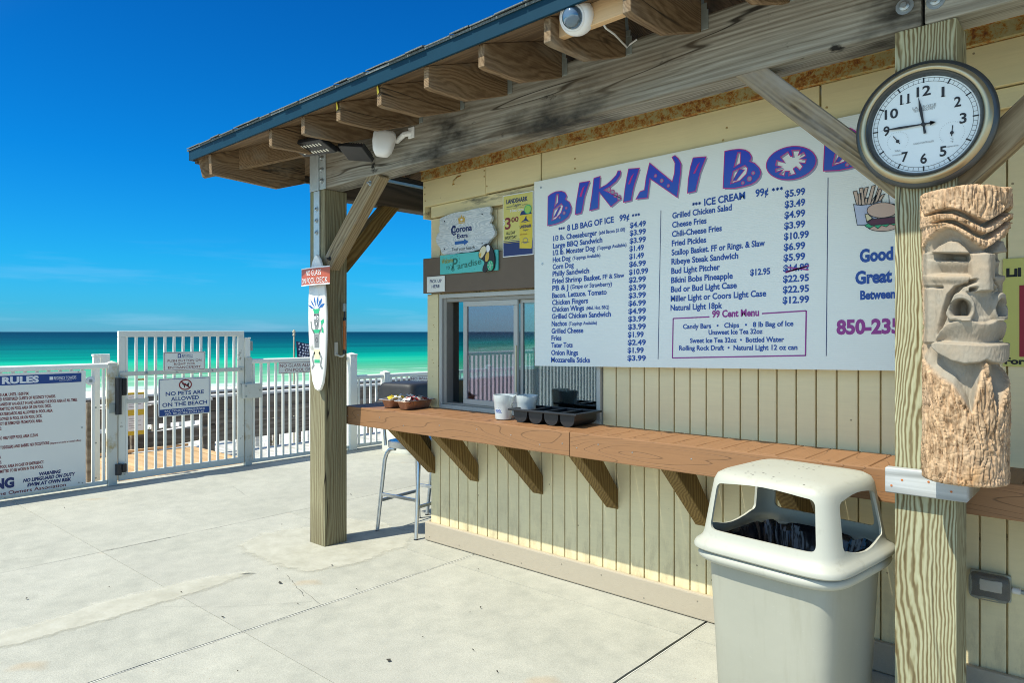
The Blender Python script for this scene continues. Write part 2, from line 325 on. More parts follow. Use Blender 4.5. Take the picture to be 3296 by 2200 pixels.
# glass of the serving window: mirror-like coat over a dark room
m, n, l, b = new_mat('window_glass'); n.remove(b); out = n['Material Output']
gl = n.new('ShaderNodeBsdfGlossy'); gl.inputs['Roughness'].default_value = .01; gl.inputs['Color'].default_value = (.80, .86, .92, 1)
tr = n.new('ShaderNodeBsdfTransparent'); tr.inputs['Color'].default_value = (.62, .80, .80, 1)
lw = n.new('ShaderNodeLayerWeight'); lw.inputs['Blend'].default_value = .5; fr_ = mth(n, l, 'ADD', mth(n, l, 'MULTIPLY', mth(n, l, 'POWER', lw.outputs['Facing'], 4), .6), .15)
mx = n.new('ShaderNodeMixShader'); l.new(fr_, mx.inputs[0]); l.new(tr.outputs[0], mx.inputs[1]); l.new(gl.outputs[0], mx.inputs[2]); l.new(mx.outputs[0], out.inputs[0])
m, n, l, b = new_mat('window_glass_tinted'); n.remove(b); out = n['Material Output']
gl = n.new('ShaderNodeBsdfGlossy'); gl.inputs['Roughness'].default_value = .01; gl.inputs['Color'].default_value = (.90, .74, .90, 1)
tr = n.new('ShaderNodeBsdfTransparent'); tr.inputs['Color'].default_value = (.55, .62, .66, 1)
lw = n.new('ShaderNodeLayerWeight'); lw.inputs['Blend'].default_value = .5; fr_ = mth(n, l, 'ADD', mth(n, l, 'MULTIPLY', mth(n, l, 'POWER', lw.outputs['Facing'], 4), .6), .17)
mx = n.new('ShaderNodeMixShader'); l.new(fr_, mx.inputs[0]); l.new(tr.outputs[0], mx.inputs[1]); l.new(gl.outputs[0], mx.inputs[2]); l.new(mx.outputs[0], out.inputs[0])
m, n, l, b = new_mat('clear_plastic'); S(b, rough=.25, trans=.85); b.inputs['Base Color'].default_value = (.75, .73, .66, 1); b.inputs['IOR'].default_value = 1.2
m, n, l, b = new_mat('lens_glass'); S(b, rough=.05, metal=.4, coat=1.); b.inputs['Base Color'].default_value = (.10, .16, .22, 1)
# carved tiki: bark against smooth carved grey wood, by a mask that was cut with the shape
m, n, l, b = new_mat('tiki_wood'); S(b, rough=.85, spec=.15)
at = n.new('ShaderNodeAttribute'); at.attribute_name = 'bark'
v = coords(n, l, rnd=False); vb = coords(n, l, (1, 1, .35), False)
f1 = noise(n, l, vb, 60, 5, .7); f2 = noise(n, l, v, 7, 4)
bark = mix(n, l, rng(n, l, f1, .32, .58), (.13, .07, .032), (.58, .395, .24)); bark = mix(n, l, rng(n, l, f2, .5, .7, 0, .6), bark, (.52, .37, .25))
bark = mix(n, l, rng(n, l, noise(n, l, v, 4, 3), .6, .7, 0, .6), bark, (.50, .26, .09))
smooth = mix(n, l, noise(n, l, v, 16, 6, .7), (.21, .185, .145), (.42, .37, .295))
smooth = mix(n, l, rng(n, l, f2, .45, .65, 0, .4), smooth, (.50, .36, .23))
l.new(mix(n, l, at.outputs['Fac'], smooth, bark), b.inputs['Base Color'])
p = bump(n, l, b, noise(n, l, v, 260, 3), .35, .001); bump(n, l, b, f1, .6, .004, p)
# beach and sea
plain('sand', (.84, .81, .74), .95, var=.06, sc_=.3, kind='Object', bmp=.3)
m, n, l, b = new_mat('sea'); S(b, rough=.45, spec=.05)
g = n.new('ShaderNodeNewGeometry'); dt = n.new('ShaderNodeVectorMath'); dt.operation = 'DOT_PRODUCT'; dt.inputs[1].default_value = (-.944, .33, 0)
l.new(g.outputs['Position'], dt.inputs[0])
mp = n.new('ShaderNodeMapping'); mp.vector_type = 'TEXTURE'; mp.inputs['Rotation'].default_value = (0, 0, math.atan2(.944, .33)); l.new(g.outputs['Position'], mp.inputs[0])
mb = n.new('ShaderNodeMapping'); mb.inputs['Scale'].default_value = (.012, .16, 1); l.new(mp.outputs[0], mb.inputs[0])
wob = noise(n, l, mb.outputs[0], .5, 5, .6)
sd = mth(n, l, 'SUBTRACT', dt.outputs['Value'], 53.4)
sdw = mth(n, l, 'ADD', sd, mth(n, l, 'MULTIPLY', mth(n, l, 'SUBTRACT', wob, .5), 26.))
sdw = mth(n, l, 'MAXIMUM', sdw, .0)
tt = mth(n, l, 'DIVIDE', sdw, mth(n, l, 'ADD', sdw, 100.))
c = ramp(n, l, tt, [(0, (.34, .60, .38)), (.08, (.20, .50, .27)), (.18, (.12, .46, .23)), (.27, (.03, .44, .23)), (.36, (.0, .33, .21)), (.45, (.0, .205, .155)), (.56, (.0, .125, .115)), (.70, (.0, .075, .088)), (.85, (.0, .040, .060)), (1, (.0, .020, .040))])
m2 = n.new('ShaderNodeMapping'); m2.inputs['Scale'].default_value = (.006, .05, 1); l.new(mp.outputs[0], m2.inputs[0])
bb = noise(n, l, m2.outputs[0], 1.0, 5, .6)
c = mix(n, l, 1., c, ramp(n, l, bb, [(.35, (.62, .70, .74)), (.6, (1.14, 1.12, 1.10))]), 'MULTIPLY')
m3 = n.new('ShaderNodeMapping'); m3.inputs['Scale'].default_value = (.10, .9, 1); l.new(mp.outputs[0], m3.inputs[0])
fo = noise(n, l, m3.outputs[0], 1.1, 8, .68)
near = mth(n, l, 'ABSOLUTE', mth(n, l, 'SUBTRACT', sdw, 13.)); fz = rng(n, l, near, 7., 1.)
lip = rng(n, l, sdw, 2.5, 0.)
k = mth(n, l, 'MAXIMUM', mth(n, l, 'MULTIPLY', rng(n, l, fo, .53, .62), fz), lip)
c = mix(n, l, mth(n, l, 'MULTIPLY', k, .75), c, (.80, .84, .80))
l.new(c, b.inputs['Base Color']); bump(n, l, b, noise(n, l, m3.outputs[0], 3., 5, .6), .25, .25)
plain('tent_grass', (.20, .24, .09), .9, var=.3)
plain('flag_navy', (.012, .02, .065), .8); plain('stick_wood', (.45, .40, .28), .7)
plain('lamp_lens_strip', (.85, .83, .72), .4)
plain('tube_orange', (.50, .15, .03), .4, var=.3)
MT['paint_dummy'] = MT['cream_trim']
# ------------------------------------------------------------------ building blocks
def smooth_by_angle(me, deg=35):
    me.shade_smooth(); me.set_sharp_from_angle(angle=R(deg))
def link(name, me, mat, parent=None, loc=None):
    o = bpy.data.objects.new(name, me); col.objects.link(o)
    if mat and not me.materials: me.materials.append(MT[mat])
    if parent is not None: o.parent = parent
    if loc is not None: o.location = loc
    return o
def base_of(parent):
    p = Vector((0, 0, 0))
    while parent is not None: p += parent.location; parent = parent.parent
    return p
class M:
    """collects shapes in world coordinates; build() makes ONE mesh object, with its origin at its parent's base or its own"""
    def __init__(s): s.v = []; s.f = []; s.mi = []
    def add(s, vs, fs, mi=0):
        k = len(s.v); s.v += [Vector(p) for p in vs]; s.f += [tuple(k + i for i in f) for f in fs]; s.mi += [mi] * len(fs); return s
    def box(s, x0, x1, y0, y1, z0, z1, mi=0, rot=None):
        vs = [(x, y, z) for x in (x0, x1) for y in (y0, y1) for z in (z0, z1)]
        if rot is not None:
            c = Vector(((x0 + x1) / 2, (y0 + y1) / 2, (z0 + z1) / 2)); vs = [c + rot @ (Vector(p) - c) for p in vs]
        return s.add(vs, [(0, 1, 3, 2), (4, 6, 7, 5), (0, 4, 5, 1), (2, 3, 7, 6), (0, 2, 6, 4), (1, 5, 7, 3)], mi)
    def beam(s, a, b, w, h, side, mi=0):
        """box from a to b, w across `side`, h across the third direction"""
        a, b = Vector(a), Vector(b); d = (b - a).normalized(); sd = Vector(side); sd = (sd - d * sd.dot(d)).normalized(); up = d.cross(sd)
        vs = [p + sd * (i * w / 2) + up * (j * h / 2) for p in (a, b) for i in (-1, 1) for j in (-1, 1)]
        return s.add(vs, [(0, 1, 3, 2), (4, 6, 7, 5), (0, 4, 5, 1), (2, 3, 7, 6), (0, 2, 6, 4), (1, 5, 7, 3)], mi)
    def prism(s, pts, off, mi=0):
        """polygon pts (3-D) pushed along vector off"""
        n = len(pts); off = Vector(off); pts = [Vector(p) for p in pts]
        return s.add(pts + [p + off for p in pts], [tuple(range(n)), tuple(range(2 * n - 1, n - 1, -1))] + [(i, i + n, (i + 1) % n + n, (i + 1) % n) for i in range(n)], mi)
    def tube(s, pts, r, k=10, mi=0, cap=True, flat=None):
        pts = [Vector(p) for p in pts]; rings = []; n0 = None
        rs = r if isinstance(r, (list, tuple)) else [r] * len(pts)
        for i, p in enumerate(pts):
            d = (pts[min(i + 1, len(pts) - 1)] - pts[max(i - 1, 0)]).normalized()
            if n0 is None: n0 = d.orthogonal().normalized()
            n0 = (n0 - d * n0.dot(d)).normalized(); b = d.cross(n0)
            rings.append([p + (n0 * math.cos(a) + b * math.sin(a)) * rs[i] for a in (2 * math.pi * (j + .5) / k for j in range(k))])
        return s.loft(rings, cap, mi)
    def loft(s, rings, cap=True, mi=0):
        k = len(rings[0]); vs = [p for r_ in rings for p in r_]
        fs = [(i * k + j, i * k + (j + 1) % k, (i + 1) * k + (j + 1) % k, (i + 1) * k + j) for i in range(len(rings) - 1) for j in range(k)]
        if cap: fs += [tuple(range(k - 1, -1, -1)), tuple((len(rings) - 1) * k + j for j in range(k))]
        return s.add(vs, fs, mi)
    def lathe(s, prof, c, axis, k=48, mi=0, cap=False):
        """prof: list of (radius, height along axis)"""
        ax = Vector(axis).normalized(); u = ax.orthogonal().normalized(); w = ax.cross(u); c = Vector(c)
        return s.loft([[c + ax * h + (u * math.cos(2 * math.pi * j / k) + w * math.sin(2 * math.pi * j / k)) * max(r, 1e-5) for j in range(k)] for r, h in prof], cap, mi)
    def mesh(s, name, org=Vector((0, 0, 0)), bev=0, smooth=None, seg=1):
        me = bpy.data.meshes.new(name); me.from_pydata([tuple(p - org) for p in s.v], [], s.f)
        bm = bmesh.new(); bm.from_mesh(me)
        for f, i in zip(bm.faces, s.mi): f.material_index = i
        bmesh.ops.recalc_face_normals(bm, faces=bm.faces)
        if bev:
            es = [e for e in bm.edges if len(e.link_faces) == 2 and e.calc_face_angle(0) > .5]
            bmesh.ops.bevel(bm, geom=es, offset=bev, segments=seg, profile=.6, affect='EDGES', clamp_overlap=True)
        bm.to_mesh(me); bm.free()
        if smooth: smooth_by_angle(me, smooth)
        return me
    def build(s, name, mat, parent=None, bev=0, smooth=None, seg=1, mats=None, at=None):
        if parent is None: org = Vector(at) if at is not None else sum(s.v, Vector()) / len(s.v)
        else: org = base_of(parent)
        # parts of long timbers keep their own centre as origin, so that grain follows each piece
        c = sum(s.v, Vector()) / len(s.v) if parent is not None else org
        me = s.mesh(name, c if parent is not None else org, bev, smooth, seg)
        if mats:
            for q in mats: me.materials.append(MT[q])
        return link(name, me, mat, parent, (c - org) if parent is not None else org)
def tag(o, label=None, cat=None, group=None, kind=None):
    for k, v in (('label', label), ('category', cat), ('group', group), ('kind', kind)):
        if v: o[k] = v
    return o
def empty(name, loc, label=None, cat=None, group=None, kind=None):
    o = bpy.data.objects.new(name, None); o.empty_display_size = .1; o.location = loc; col.objects.link(o)
    return tag(o, label, cat, group, kind)
def stick(name, mat, parent, a, b, w, h, side, bev=.004):
    """a squared timber from a to b whose own z runs along it, so the grain does too"""
    a, b = Vector(a), Vector(b); d = (b - a).normalized(); sd = Vector(side); sd = (sd - d * sd.dot(d)).normalized(); up = d.cross(sd)
    L = (b - a).length; me = M().box(-w / 2, w / 2, -h / 2, h / 2, -L / 2, L / 2).mesh(name, Vector(), bev)
    o = link(name, me, mat, parent, (a + b) / 2 - base_of(parent)); o.rotation_euler = Matrix((sd, up, d)).transposed().to_euler(); return o
def box_part(name, mat, parent, *a, bev=.002): return M().box(*a).build(name, mat, parent, bev)

# lettering: curves turned to flat meshes, several lines joined into one print
_tc = {}
def glyph_mesh(txt, bold):
    k = (txt, bold)
    if k not in _tc:
        cu = bpy.data.curves.new('t', 'FONT'); cu.body = txt; cu.size = 1; cu.offset = bold; cu.resolution_u = 3
        ob = bpy.data.objects.new('t', cu); me = bpy.data.meshes.new_from_object(ob)
        vs = [(v.co.x, v.co.y) for v in me.vertices]; fs = [tuple(p.vertices) for p in me.polygons]
        bpy.data.objects.remove(ob); bpy.data.curves.remove(cu); bpy.data.meshes.remove(me)
        _tc[k] = (vs, fs)
    return _tc[k]
class Face:
    """a flat face standing in the place: origin, right, up, outward normal; flat print goes 0.6 mm above it, layer by layer"""
    def __init__(s, o, right, up, nrm): s.o = Vector(o); s.r = Vector(right).normalized(); s.u = Vector(up).normalized(); s.n = Vector(nrm).normalized(); s.k = {}
    def pt(s, a, b, lay=1): return s.o + s.r * a + s.u * b + s.n * (.0007 * lay)
    def ab(s, p): d = Vector(p) - s.o; return d.dot(s.r), d.dot(s.u)
    def m(s, mat): return s.k.setdefault(mat, M())
    def poly(s, pts, mat, lay=1):
        s.m(mat).add([s.pt(a, b, lay) for a, b in pts], [tuple(range(len(pts)))])
    def polyh(s, outer, holes, mat, lay=1):
        bm = bmesh.new(); es = []
        for ring in [outer] + holes:
            vs = [bm.verts.new((a, b, 0)) for a, b in ring]; es += [bm.edges.new((vs[i], vs[(i + 1) % len(vs)])) for i in range(len(vs))]
        bmesh.ops.triangle_fill(bm, use_beauty=True, use_dissolve=False, edges=es)
        bm.verts.index_update(); s.m(mat).add([s.pt(v.co.x, v.co.y, lay) for v in bm.verts], [tuple(v.index for v in f.verts) for f in bm.faces]); bm.free()
    def line(s, pts, w, mat, lay=2, closed=False):
        n = len(pts); pp = [Vector((a, b)) for a, b in pts]; L = []
        for i in range(n):
            a = pp[(i - 1) % n] if closed or i > 0 else pp[i]; c = pp[(i + 1) % n] if closed or i < n - 1 else pp[i]
            d1 = (pp[i] - a); d2 = (c - pp[i])
            d1 = d1.normalized() if d1.length > 1e-9 else d2.normalized(); d2 = d2.normalized() if d2.length > 1e-9 else d1
            t = (d1 + d2); t = t.normalized() if t.length > 1e-6 else d1
            nn = Vector((-t.y, t.x)); k = 1 / max(.45, nn.dot(Vector((-d1.y, d1.x))))
            L.append((pp[i] + nn * w / 2 * k, pp[i] - nn * w / 2 * k))
        q = [s.pt(p.x, p.y, lay) for pr in L for p in pr]; m_ = n if closed else n - 1
        s.m(mat).add(q, [(2 * i, 2 * i + 1, (2 * i + 3) % (2 * n), (2 * i + 2) % (2 * n)) for i in range(m_)])
    def ell(s, a, b, ra, rb, mat, lay=1, k=20): s.poly([(a + ra * math.cos(2 * math.pi * i / k), b + rb * math.sin(2 * math.pi * i / k)) for i in range(k)], mat, lay)
    def ellline(s, a, b, ra, rb, w, mat, lay=2, k=24): s.line([(a + ra * math.cos(2 * math.pi * i / k), b + rb * math.sin(2 * math.pi * i / k)) for i in range(k)], w, mat, lay, True)
    def rect(s, a0, a1, b0, b1, mat, lay=1): s.poly([(a0, b0), (a1, b0), (a1, b1), (a0, b1)], mat, lay)
    def frame(s, a0, a1, b0, b1, w, mat, lay=2):
        s.rect(a0, a1, b0, b0 + w, mat, lay); s.rect(a0, a1, b1 - w, b1, mat, lay); s.rect(a0, a0 + w, b0 + w, b1 - w, mat, lay); s.rect(a1 - w, a1, b0 + w, b1 - w, mat, lay)
    def text(s, txt, a0, b0, cap, width, mat, bold=.012, lay=2, align='l', slant=0., rot=0.):
        vs, fs = glyph_mesh(txt, bold)
        if not vs: return
        x0 = min(v[0] for v in vs); x1 = max(v[0] for v in vs); k = cap / .73
        kx = (width / (x1 - x0)) if width else k
        w = (x1 - x0) * kx; sh = {'l': 0, 'c': -w / 2, 'r': -w}[align]; cr, sr = math.cos(rot), math.sin(rot)
        q = []
        for x, y in vs:
            X_ = (x - x0) * kx + sh + y * k * slant; Y_ = y * k
            q.append(s.pt(a0 + X_ * cr - Y_ * sr, b0 + X_ * sr + Y_ * cr, lay))
        s.m(mat).add(q, fs)
    def build(s, parent, name='lettering'):
        for mat, mm in s.k.items():
            nm = name if mat.startswith('ink') or mat.startswith('letter') else 'printed_panel'
            mm_ = mm.mesh(nm, s.o); o = link(nm, mm_, mat, parent, s.o - base_of(parent)); o['kind'] = 'stuff'

# ------------------------------------------------------------------ the ground, the beach and the sea
def ground_sheet(name, mat, pts, z, kind='structure'):
    me = bpy.data.meshes.new(name); me.from_pydata([(x, y, z) for x, y in pts], [], [tuple(range(len(pts)))])
    return tag(link(name, me, mat), kind=kind)
# shore line runs along (.33,.944); sand to the water, water to the horizon
sh0, sd_, nr = Vector((-50.6, 16.8)), Vector((.33, .944)), Vector((-.944, .33))
# sand with gentle relief
N = 70; vs = []; fs = []
for i in range(N + 1):
    for j in range(N + 1):
        a = -900 + 1800 * (i / N); t = j / N; d = -90 + 104 * t
        p = sh0 + sd_ * (math.copysign(abs(a / 900) ** 2.2, a) * 900) + nr * d
        z = -2.0 + .10 * math.sin(p.x * .21 + 1.3) * math.cos(p.y * .17) + .05 * math.sin(p.x * .7 + p.y * .5)
        if d > -6: z = -2.0 - (d + 6) * .045
        vs.append((p.x, p.y, z))
fs = [(i * (N + 1) + j, (i + 1) * (N + 1) + j, (i + 1) * (N + 1) + j + 1, i * (N + 1) + j + 1) for i in range(N) for j in range(N)]
me = bpy.data.meshes.new('beach_sand'); me.from_pydata(vs, [], fs); me.shade_smooth(); tag(link('beach_sand', me, 'sand'), kind='structure')
q = [sh0 + sd_ * a + nr * d for a, d in ((-60000, -.3), (60000, -.3), (60000, 90000), (-60000, 90000))]
ground_sheet('sea_water', 'sea', [(p.x, p.y) for p in q], -2.24)
q = [sh0 + sd_ * a + nr * d for a, d in ((-900, -89.9), (900, -89.9), (900, -900), (-900, -900))]
ground_sheet('inland_ground', 'sand', [(p.x, p.y) for p in q], -2.0)

# ------------------------------------------------------------------ pool deck: concrete slabs with recessed joints
deck = empty('pool_deck', (0, 0, 0), kind='structure')
M().box(-7.92, 24, -26, 26, -.50, -.035).build('deck_base', 'crack_fill', deck)
def slab(x0, x1, y0, y1, gx0=.003, gx1=.003, gy0=.003, gy1=.003, wob=0):
    # a slab whose edges wander a little, like a hand-cut joint
    n = max(2, int((y1 - y0) / .12)) if wob else 2
    L = []; Rr = []
    for i in range(n):
        y = y0 + gy0 + (y1 - y0 - gy0 - gy1) * i / (n - 1)
        L.append((x0 + gx0 + (random.uniform(-1, 1) * wob if 0 < i < n - 1 else 0), y)); Rr.append((x1 - gx1 + (random.uniform(-1, 1) * wob if 0 < i < n - 1 else 0), y))
    pts = L + Rr[::-1]
    M().prism([(x, y, 0) for x, y in pts], (0, 0, -.034)).build('slab', 'concrete', deck, bev=.0)
ys = [-26, -12, -6, -2.5, .35, 1.82, 3.285, 7.5, 12, 26]
xs = [(-7.92, -5.475, .003, .002), (-5.475, -3.475, .002, .0055), (-3.475, -1.742, .0055, .0065), (-1.742, -.01, .0065, .006), (-.01, 1.72, .006, .006), (1.72, 5.2, .006, .006), (5.2, 24, .006, .006)]
for x0, x1, a, b_ in xs:
    for y0, y1 in zip(ys[:-1], ys[1:]):
        g = .0016
        if x1 <= -5 and y0 >= 1.8:
            continue
        slab(x0, x1, y0, y1, a, b_, g, g, .0022 if x0 > -6 and y1 < 8 else 0)
# beyond the tooled joint at the left the slab runs through as two large fields
slab(-7.92, -5.4755, 1.82, 26, .003, .0016, .0016, .003);
# light dust lying along the long joint, the pale repair strip and the patch round the post
def flat_patch(name, mat, pts, z=.004, rough=0.0, parent=deck, n=5, ins=.045):
    out = []
    for i in range(len(pts)):
        a = Vector(pts[i]); b_ = Vector(pts[(i + 1) % len(pts)])
        for k in range(n):
            p = a.lerp(b_, k / n); out.append(Vector((p.x + random.uniform(-1, 1) * rough, p.y + random.uniform(-1, 1) * rough)))
    N_ = len(out); inner = []; outer = []
    for i, p in enumerate(out):
        d = (out[(i + 2) % N_] - out[i - 2]).normalized(); nn = Vector((d.y, -d.x)); inner.append(p - nn * ins); outer.append(p + nn * .05)
    ar = sum(out[i].x * out[(i + 1) % N_].y - out[(i + 1) % N_].x * out[i].y for i in range(N_))
    if ar < 0: inner, outer = outer, inner
    me = bpy.data.meshes.new(name); V_ = [(p.x, p.y, z) for p in outer + inner]
    me.from_pydata(V_, [], [(i, (i + 1) % N_, N_ + (i + 1) % N_, N_ + i) for i in range(N_)] + [tuple(range(N_, 2 * N_))])
    at_ = me.attributes.new('fade', 'FLOAT', 'POINT'); at_.data.foreach_set('value', [0.] * N_ + [1.] * N_)
    return link(name, me, mat, parent)
flat_patch('repair_strip', 'pale_cement', [(-4.18, .3), (-4.42, .3), (-4.40, .98), (-4.40, 1.236), (-4.47, 1.453), (-4.445, 1.78), (-4.44, 2.05), (-4.33, 2.30), (-4.24, 2.31), (-4.20, 2.05), (-4.17, 1.793), (-4.14, 1.366), (-4.16, .9)], rough=.010, ins=.022)
flat_patch('post_patch', 'pale_cement', [(-4.884, 2.524), (-5.06, 2.797), (-4.93, 3.173), (-4.95, 3.50), (-4.601, 3.60), (-4.149, 3.6), (-3.98, 3.365), (-3.90, 2.79), (-4.047, 2.53), (-4.436, 2.46)], rough=.02)
for (x, y0, y1, w) in [(-3.4665, -.6, 3.5, .0040), (-1.731, .4, 3.5, .002)]:
    pts = [(x + random.uniform(-.002, .002), y0 + (y1 - y0) * i / 60) for i in range(61)]; dm = M()
    for i in range(60):
        if True:
            a, b_ = pts[i], pts[i + 1]; ww = w * random.uniform(.6, 1.2)
            dm.add([(a[0], a[1], .0035), (a[0] + ww, a[1], .0035), (b_[0] + ww, b_[1], .0035), (b_[0], b_[1], .0035)], [(0, 1, 2, 3)])
    dm.build('joint_dust', 'edge_dust', deck)
def crack(pts, w=.004):
    P = []
    for a, b_ in zip(pts[:-1], pts[1:]):
        for k in range(6):
            p = Vector(a).lerp(Vector(b_), k / 6); P.append((p.x + random.uniform(-.008, .008), p.y + random.uniform(-.008, .008)))
    P.append(pts[-1]); m_ = M(); v0 = []
    for i, p in enumerate(P):
        ww = w * random.uniform(.2, 1); v0 += [(p[0] - ww / 2, p[1], .0042), (p[0] + ww / 2, p[1] + ww / 3, .0042)]
    m_.add(v0, [(2 * i, 2 * i + 1, 2 * i + 3, 2 * i + 2) for i in range(len(P) - 1)]); m_.build('crack', 'crack_fill', deck)
z7 = lambda x, y: at_z(x * .7237, 1550 + y * .7237).to_2d()
crack([z7(460, 312), z7(600, 285), z7(760, 252)], .005); crack([z7(1270, 420), z7(1310, 460), z7(1350, 515)], .005)
crack([z7(690, 560), z7(1000, 565), z7(1385, 540)], .003); crack([z7(1340, 480), z7(1430, 555)], .003); crack([z7(0, 360), z7(200, 335), z7(440, 318)], .0025)
crack([z7(1030, 25), z7(1110, 75)], .004)
# small dry leaves and chips lying on the concrete
for i, (x, y, s) in enumerate([(1245, 457, 1.2), (990, 610, .8), (1730, 805, 1.2), (1478, 380, .7), (1232, 398, .5), (118, 528, .7), (806, 499, .5), (1252, 197, .6), (1560, 63, .9), (286, 122, .6), (2137, 568, .5), (2105, 758, .5), (2212, 856, .5), (1586, 485, .4), (485, 477, .4), (1057, 853, .4), (1325, 552, .4), (2090, 590, .3), (1880, 700, .35), (2126, 397, .5)]):
    p = z7(x, y); a = random.uniform(0, 6); s *= .010
    vs = [(p.x + s * math.cos(a + t) * (1.5 if k % 2 else .8), p.y + s * math.sin(a + t) * .8, .008 + .004 * (k % 2)) for k, t in enumerate((0, 1.2, 2.3, 3.5, 4.9))]
    o = M().prism(vs, (0, 0, -.002)).build('dry_leaf', 'crack_fill')
    tag(o, {0: 'dark dry leaf on the concrete below the pale patch round the corner post', 1: 'dark leaf beside the long joint where the thin cross joint meets it', 2: 'largest dark leaf, alone in the middle of the front concrete slab', 3: 'small dark leaf on the pale patch in front of the corner post',
            5: 'dark speck farthest left on the open concrete', 7: 'small dark leaf on the concrete just left of the corner post patch', 8: 'small dark leaf between the corner post and the stool'}.get(i, 'tiny dark dry chip lying on the sunlit pool deck concrete'), 'leaf', 'dry leaves scattered on the concrete')
# ------------------------------------------------------------------ the snack bar: walls, siding, trim, window
YW = 3.55                                             # face of the siding
def tl(x): return .0225 * (x + 4)                     # everything up high climbs a little to the right
bar = empty('snack_bar', (-1.2, 4.5, 0), 'cream grooved siding snack bar with sliding serving window under the porch roof', 'building')
XL, XR, YB = -3.96, 2.2, 6.4
# body: boxes round the two openings (serving window in front, another in the left wall)
WX0, WX1, WZ0, WZ1 = -3.85, -2.43, 1.0, 1.825
body = M()
body.box(XL, WX0, YW + .022, YW + .10, 0, 2.70); body.box(WX1, XR, YW + .022, YW + .10, 0, 2.70)
body.box(WX0, WX1, YW + .022, YW + .10, 0, WZ0); body.box(WX0, WX1, YW + .022, YW + .10, WZ1, 2.70)
body.box(XL, XL + .09, YW + .10, 3.735, 0, 2.70); body.box(XL, XL + .09, 4.75, YB, 0, 2.70)
body.box(XL, XL + .09, 3.735, 4.75, 0, 1.18); body.box(XL, XL + .09, 3.735, 4.75, 1.79, 2.70)
body.box(XL + .09, XR, YB - .09, YB, 0, 2.70); body.box(XR - .09, XR, YW + .1, YB - .09, 0, 2.70)
body.build('wall', 'groove_ochre', bar)
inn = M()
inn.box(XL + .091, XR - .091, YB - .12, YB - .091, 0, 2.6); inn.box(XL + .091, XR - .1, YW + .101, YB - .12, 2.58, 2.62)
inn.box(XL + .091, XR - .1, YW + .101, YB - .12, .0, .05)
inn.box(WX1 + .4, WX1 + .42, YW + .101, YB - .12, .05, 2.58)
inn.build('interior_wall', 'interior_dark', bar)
M().box(XL + .091, XL + .11, YW + .104, 3.734, .05, 2.5).build('interior_jamb', 'interior_beige', bar)
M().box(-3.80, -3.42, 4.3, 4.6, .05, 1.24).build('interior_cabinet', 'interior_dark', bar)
# siding planks between grooves 95.5 mm apart; grooves show the ochre backing
g0, dg = -3.857, .0955
_pm = {}
def plank(x0, x1, z0, z1):
    k = (round(x1 - x0, 4), round(z0, 3), round(z1, 3))
    c = Vector(((x0 + x1) / 2, YW + .012, (z0 + z1) / 2))
    if k not in _pm:
        w = (x1 - x0) / 2; m_ = M().box(c.x - w, c.x + w, YW, YW + .023, z0, z1); _pm[k] = m_.mesh('siding_plank', c, .0025)
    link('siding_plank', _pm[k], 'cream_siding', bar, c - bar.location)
edges = [XL] + [g0 + i * dg for i in range(int((XR - g0) / dg))]
for a, b_ in zip(edges[:-1], edges[1:]):
    x0, x1 = a + .0035, b_ - .0035
    if b_ <= WX0 or a >= WX1 - .01: plank(x0, x1, .02, 2.386)
    else:
        plank(x0, x1, .02, WZ0 - .012); plank(x0, x1, WZ1 + .012, 2.386)
# left wall siding
for i in range(int((YB - YW) / dg)):
    y0 = YW + .03 + i * dg; z1 = 2.386
    segs = [(.02, z1)] if y0 + dg < 3.74 or y0 > 4.74 else [(.02, 1.17), (1.80, z1)]
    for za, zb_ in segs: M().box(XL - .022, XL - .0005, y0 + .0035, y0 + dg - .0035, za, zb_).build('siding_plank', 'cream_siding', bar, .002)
# flat corner stud left of the window and bottom board
box_part('corner_trim', 'cream_trim', bar, XL - .024, -3.868, YW - .012, YW - .0005, .985, 1.828)
M().box(-3.99, XR, YW - .034, YW - .0015, .004, .140).build('base_board', 'taupe_base', bar, .008, seg=2)
M().box(XL - .045, XL - .0235, YW + .002, YB, .004, .140).build('base_board', 'taupe_base', bar, .006)
# upper trim: rusty steel strip, a broad board in lengths, a narrow board
def sloped(name, mat, x0, x1, y0, y1, z0, z1, bev=.002, parent=bar):
    vs = [(x, y, z + tl(x)) for x in (x0, x1) for y in (y0, y1) for z in (z0, z1)]
    return M().add(vs, [(0, 1, 3, 2), (4, 6, 7, 5), (0, 4, 5, 1), (2, 3, 7, 6), (0, 2, 6, 4), (1, 5, 7, 3)]).build(name, mat, parent, bev)
sloped('rusty_strip', 'rusty_steel', -4.005, XR, YW - .062, YW + .02, 2.667, 2.744, .004)
sloped('rusty_strip', 'rusty_steel', -4.005, XR, YW - .075, YW - .0625, 2.735, 2.750, .002)
for x0, x1, dz in ((-4.0, -3.36, 0), (-3.357, -2.872, .006), (-2.862, -1.155, 0), (-1.145, .62, .003), (.63, XR, 0)):
    sloped('trim_board', 'cream_trim', x0, x1, YW - .040, YW - .001, 2.478 + dz, 2.665)
for x0, x1 in ((-3.935, -2.92), (-2.917, -.98), (-.975, .9), (.905, XR)):
    sloped('trim_board', 'cream_trim', x0, x1, YW - .020, YW - .001, 2.392, 2.4745)
M().box(XL - .043, XL - .0235, YW - .039, YB, 2.39, 2.665).build('trim_board', 'cream_trim', bar, .002)
# taupe header board over the window
M().add([(x, y, z) for x in (-3.99, -2.40) for y in (YW - .05, YW - .001) for z in (1.834 + .001 * (x + 3.9), 2.092 + .001 * (x + 3.9))],
        [(0, 1, 3, 2), (4, 6, 7, 5), (0, 4, 5, 1), (2, 3, 7, 6), (0, 2, 6, 4), (1, 5, 7, 3)]).build('header_board', 'taupe_board', bar, .003)
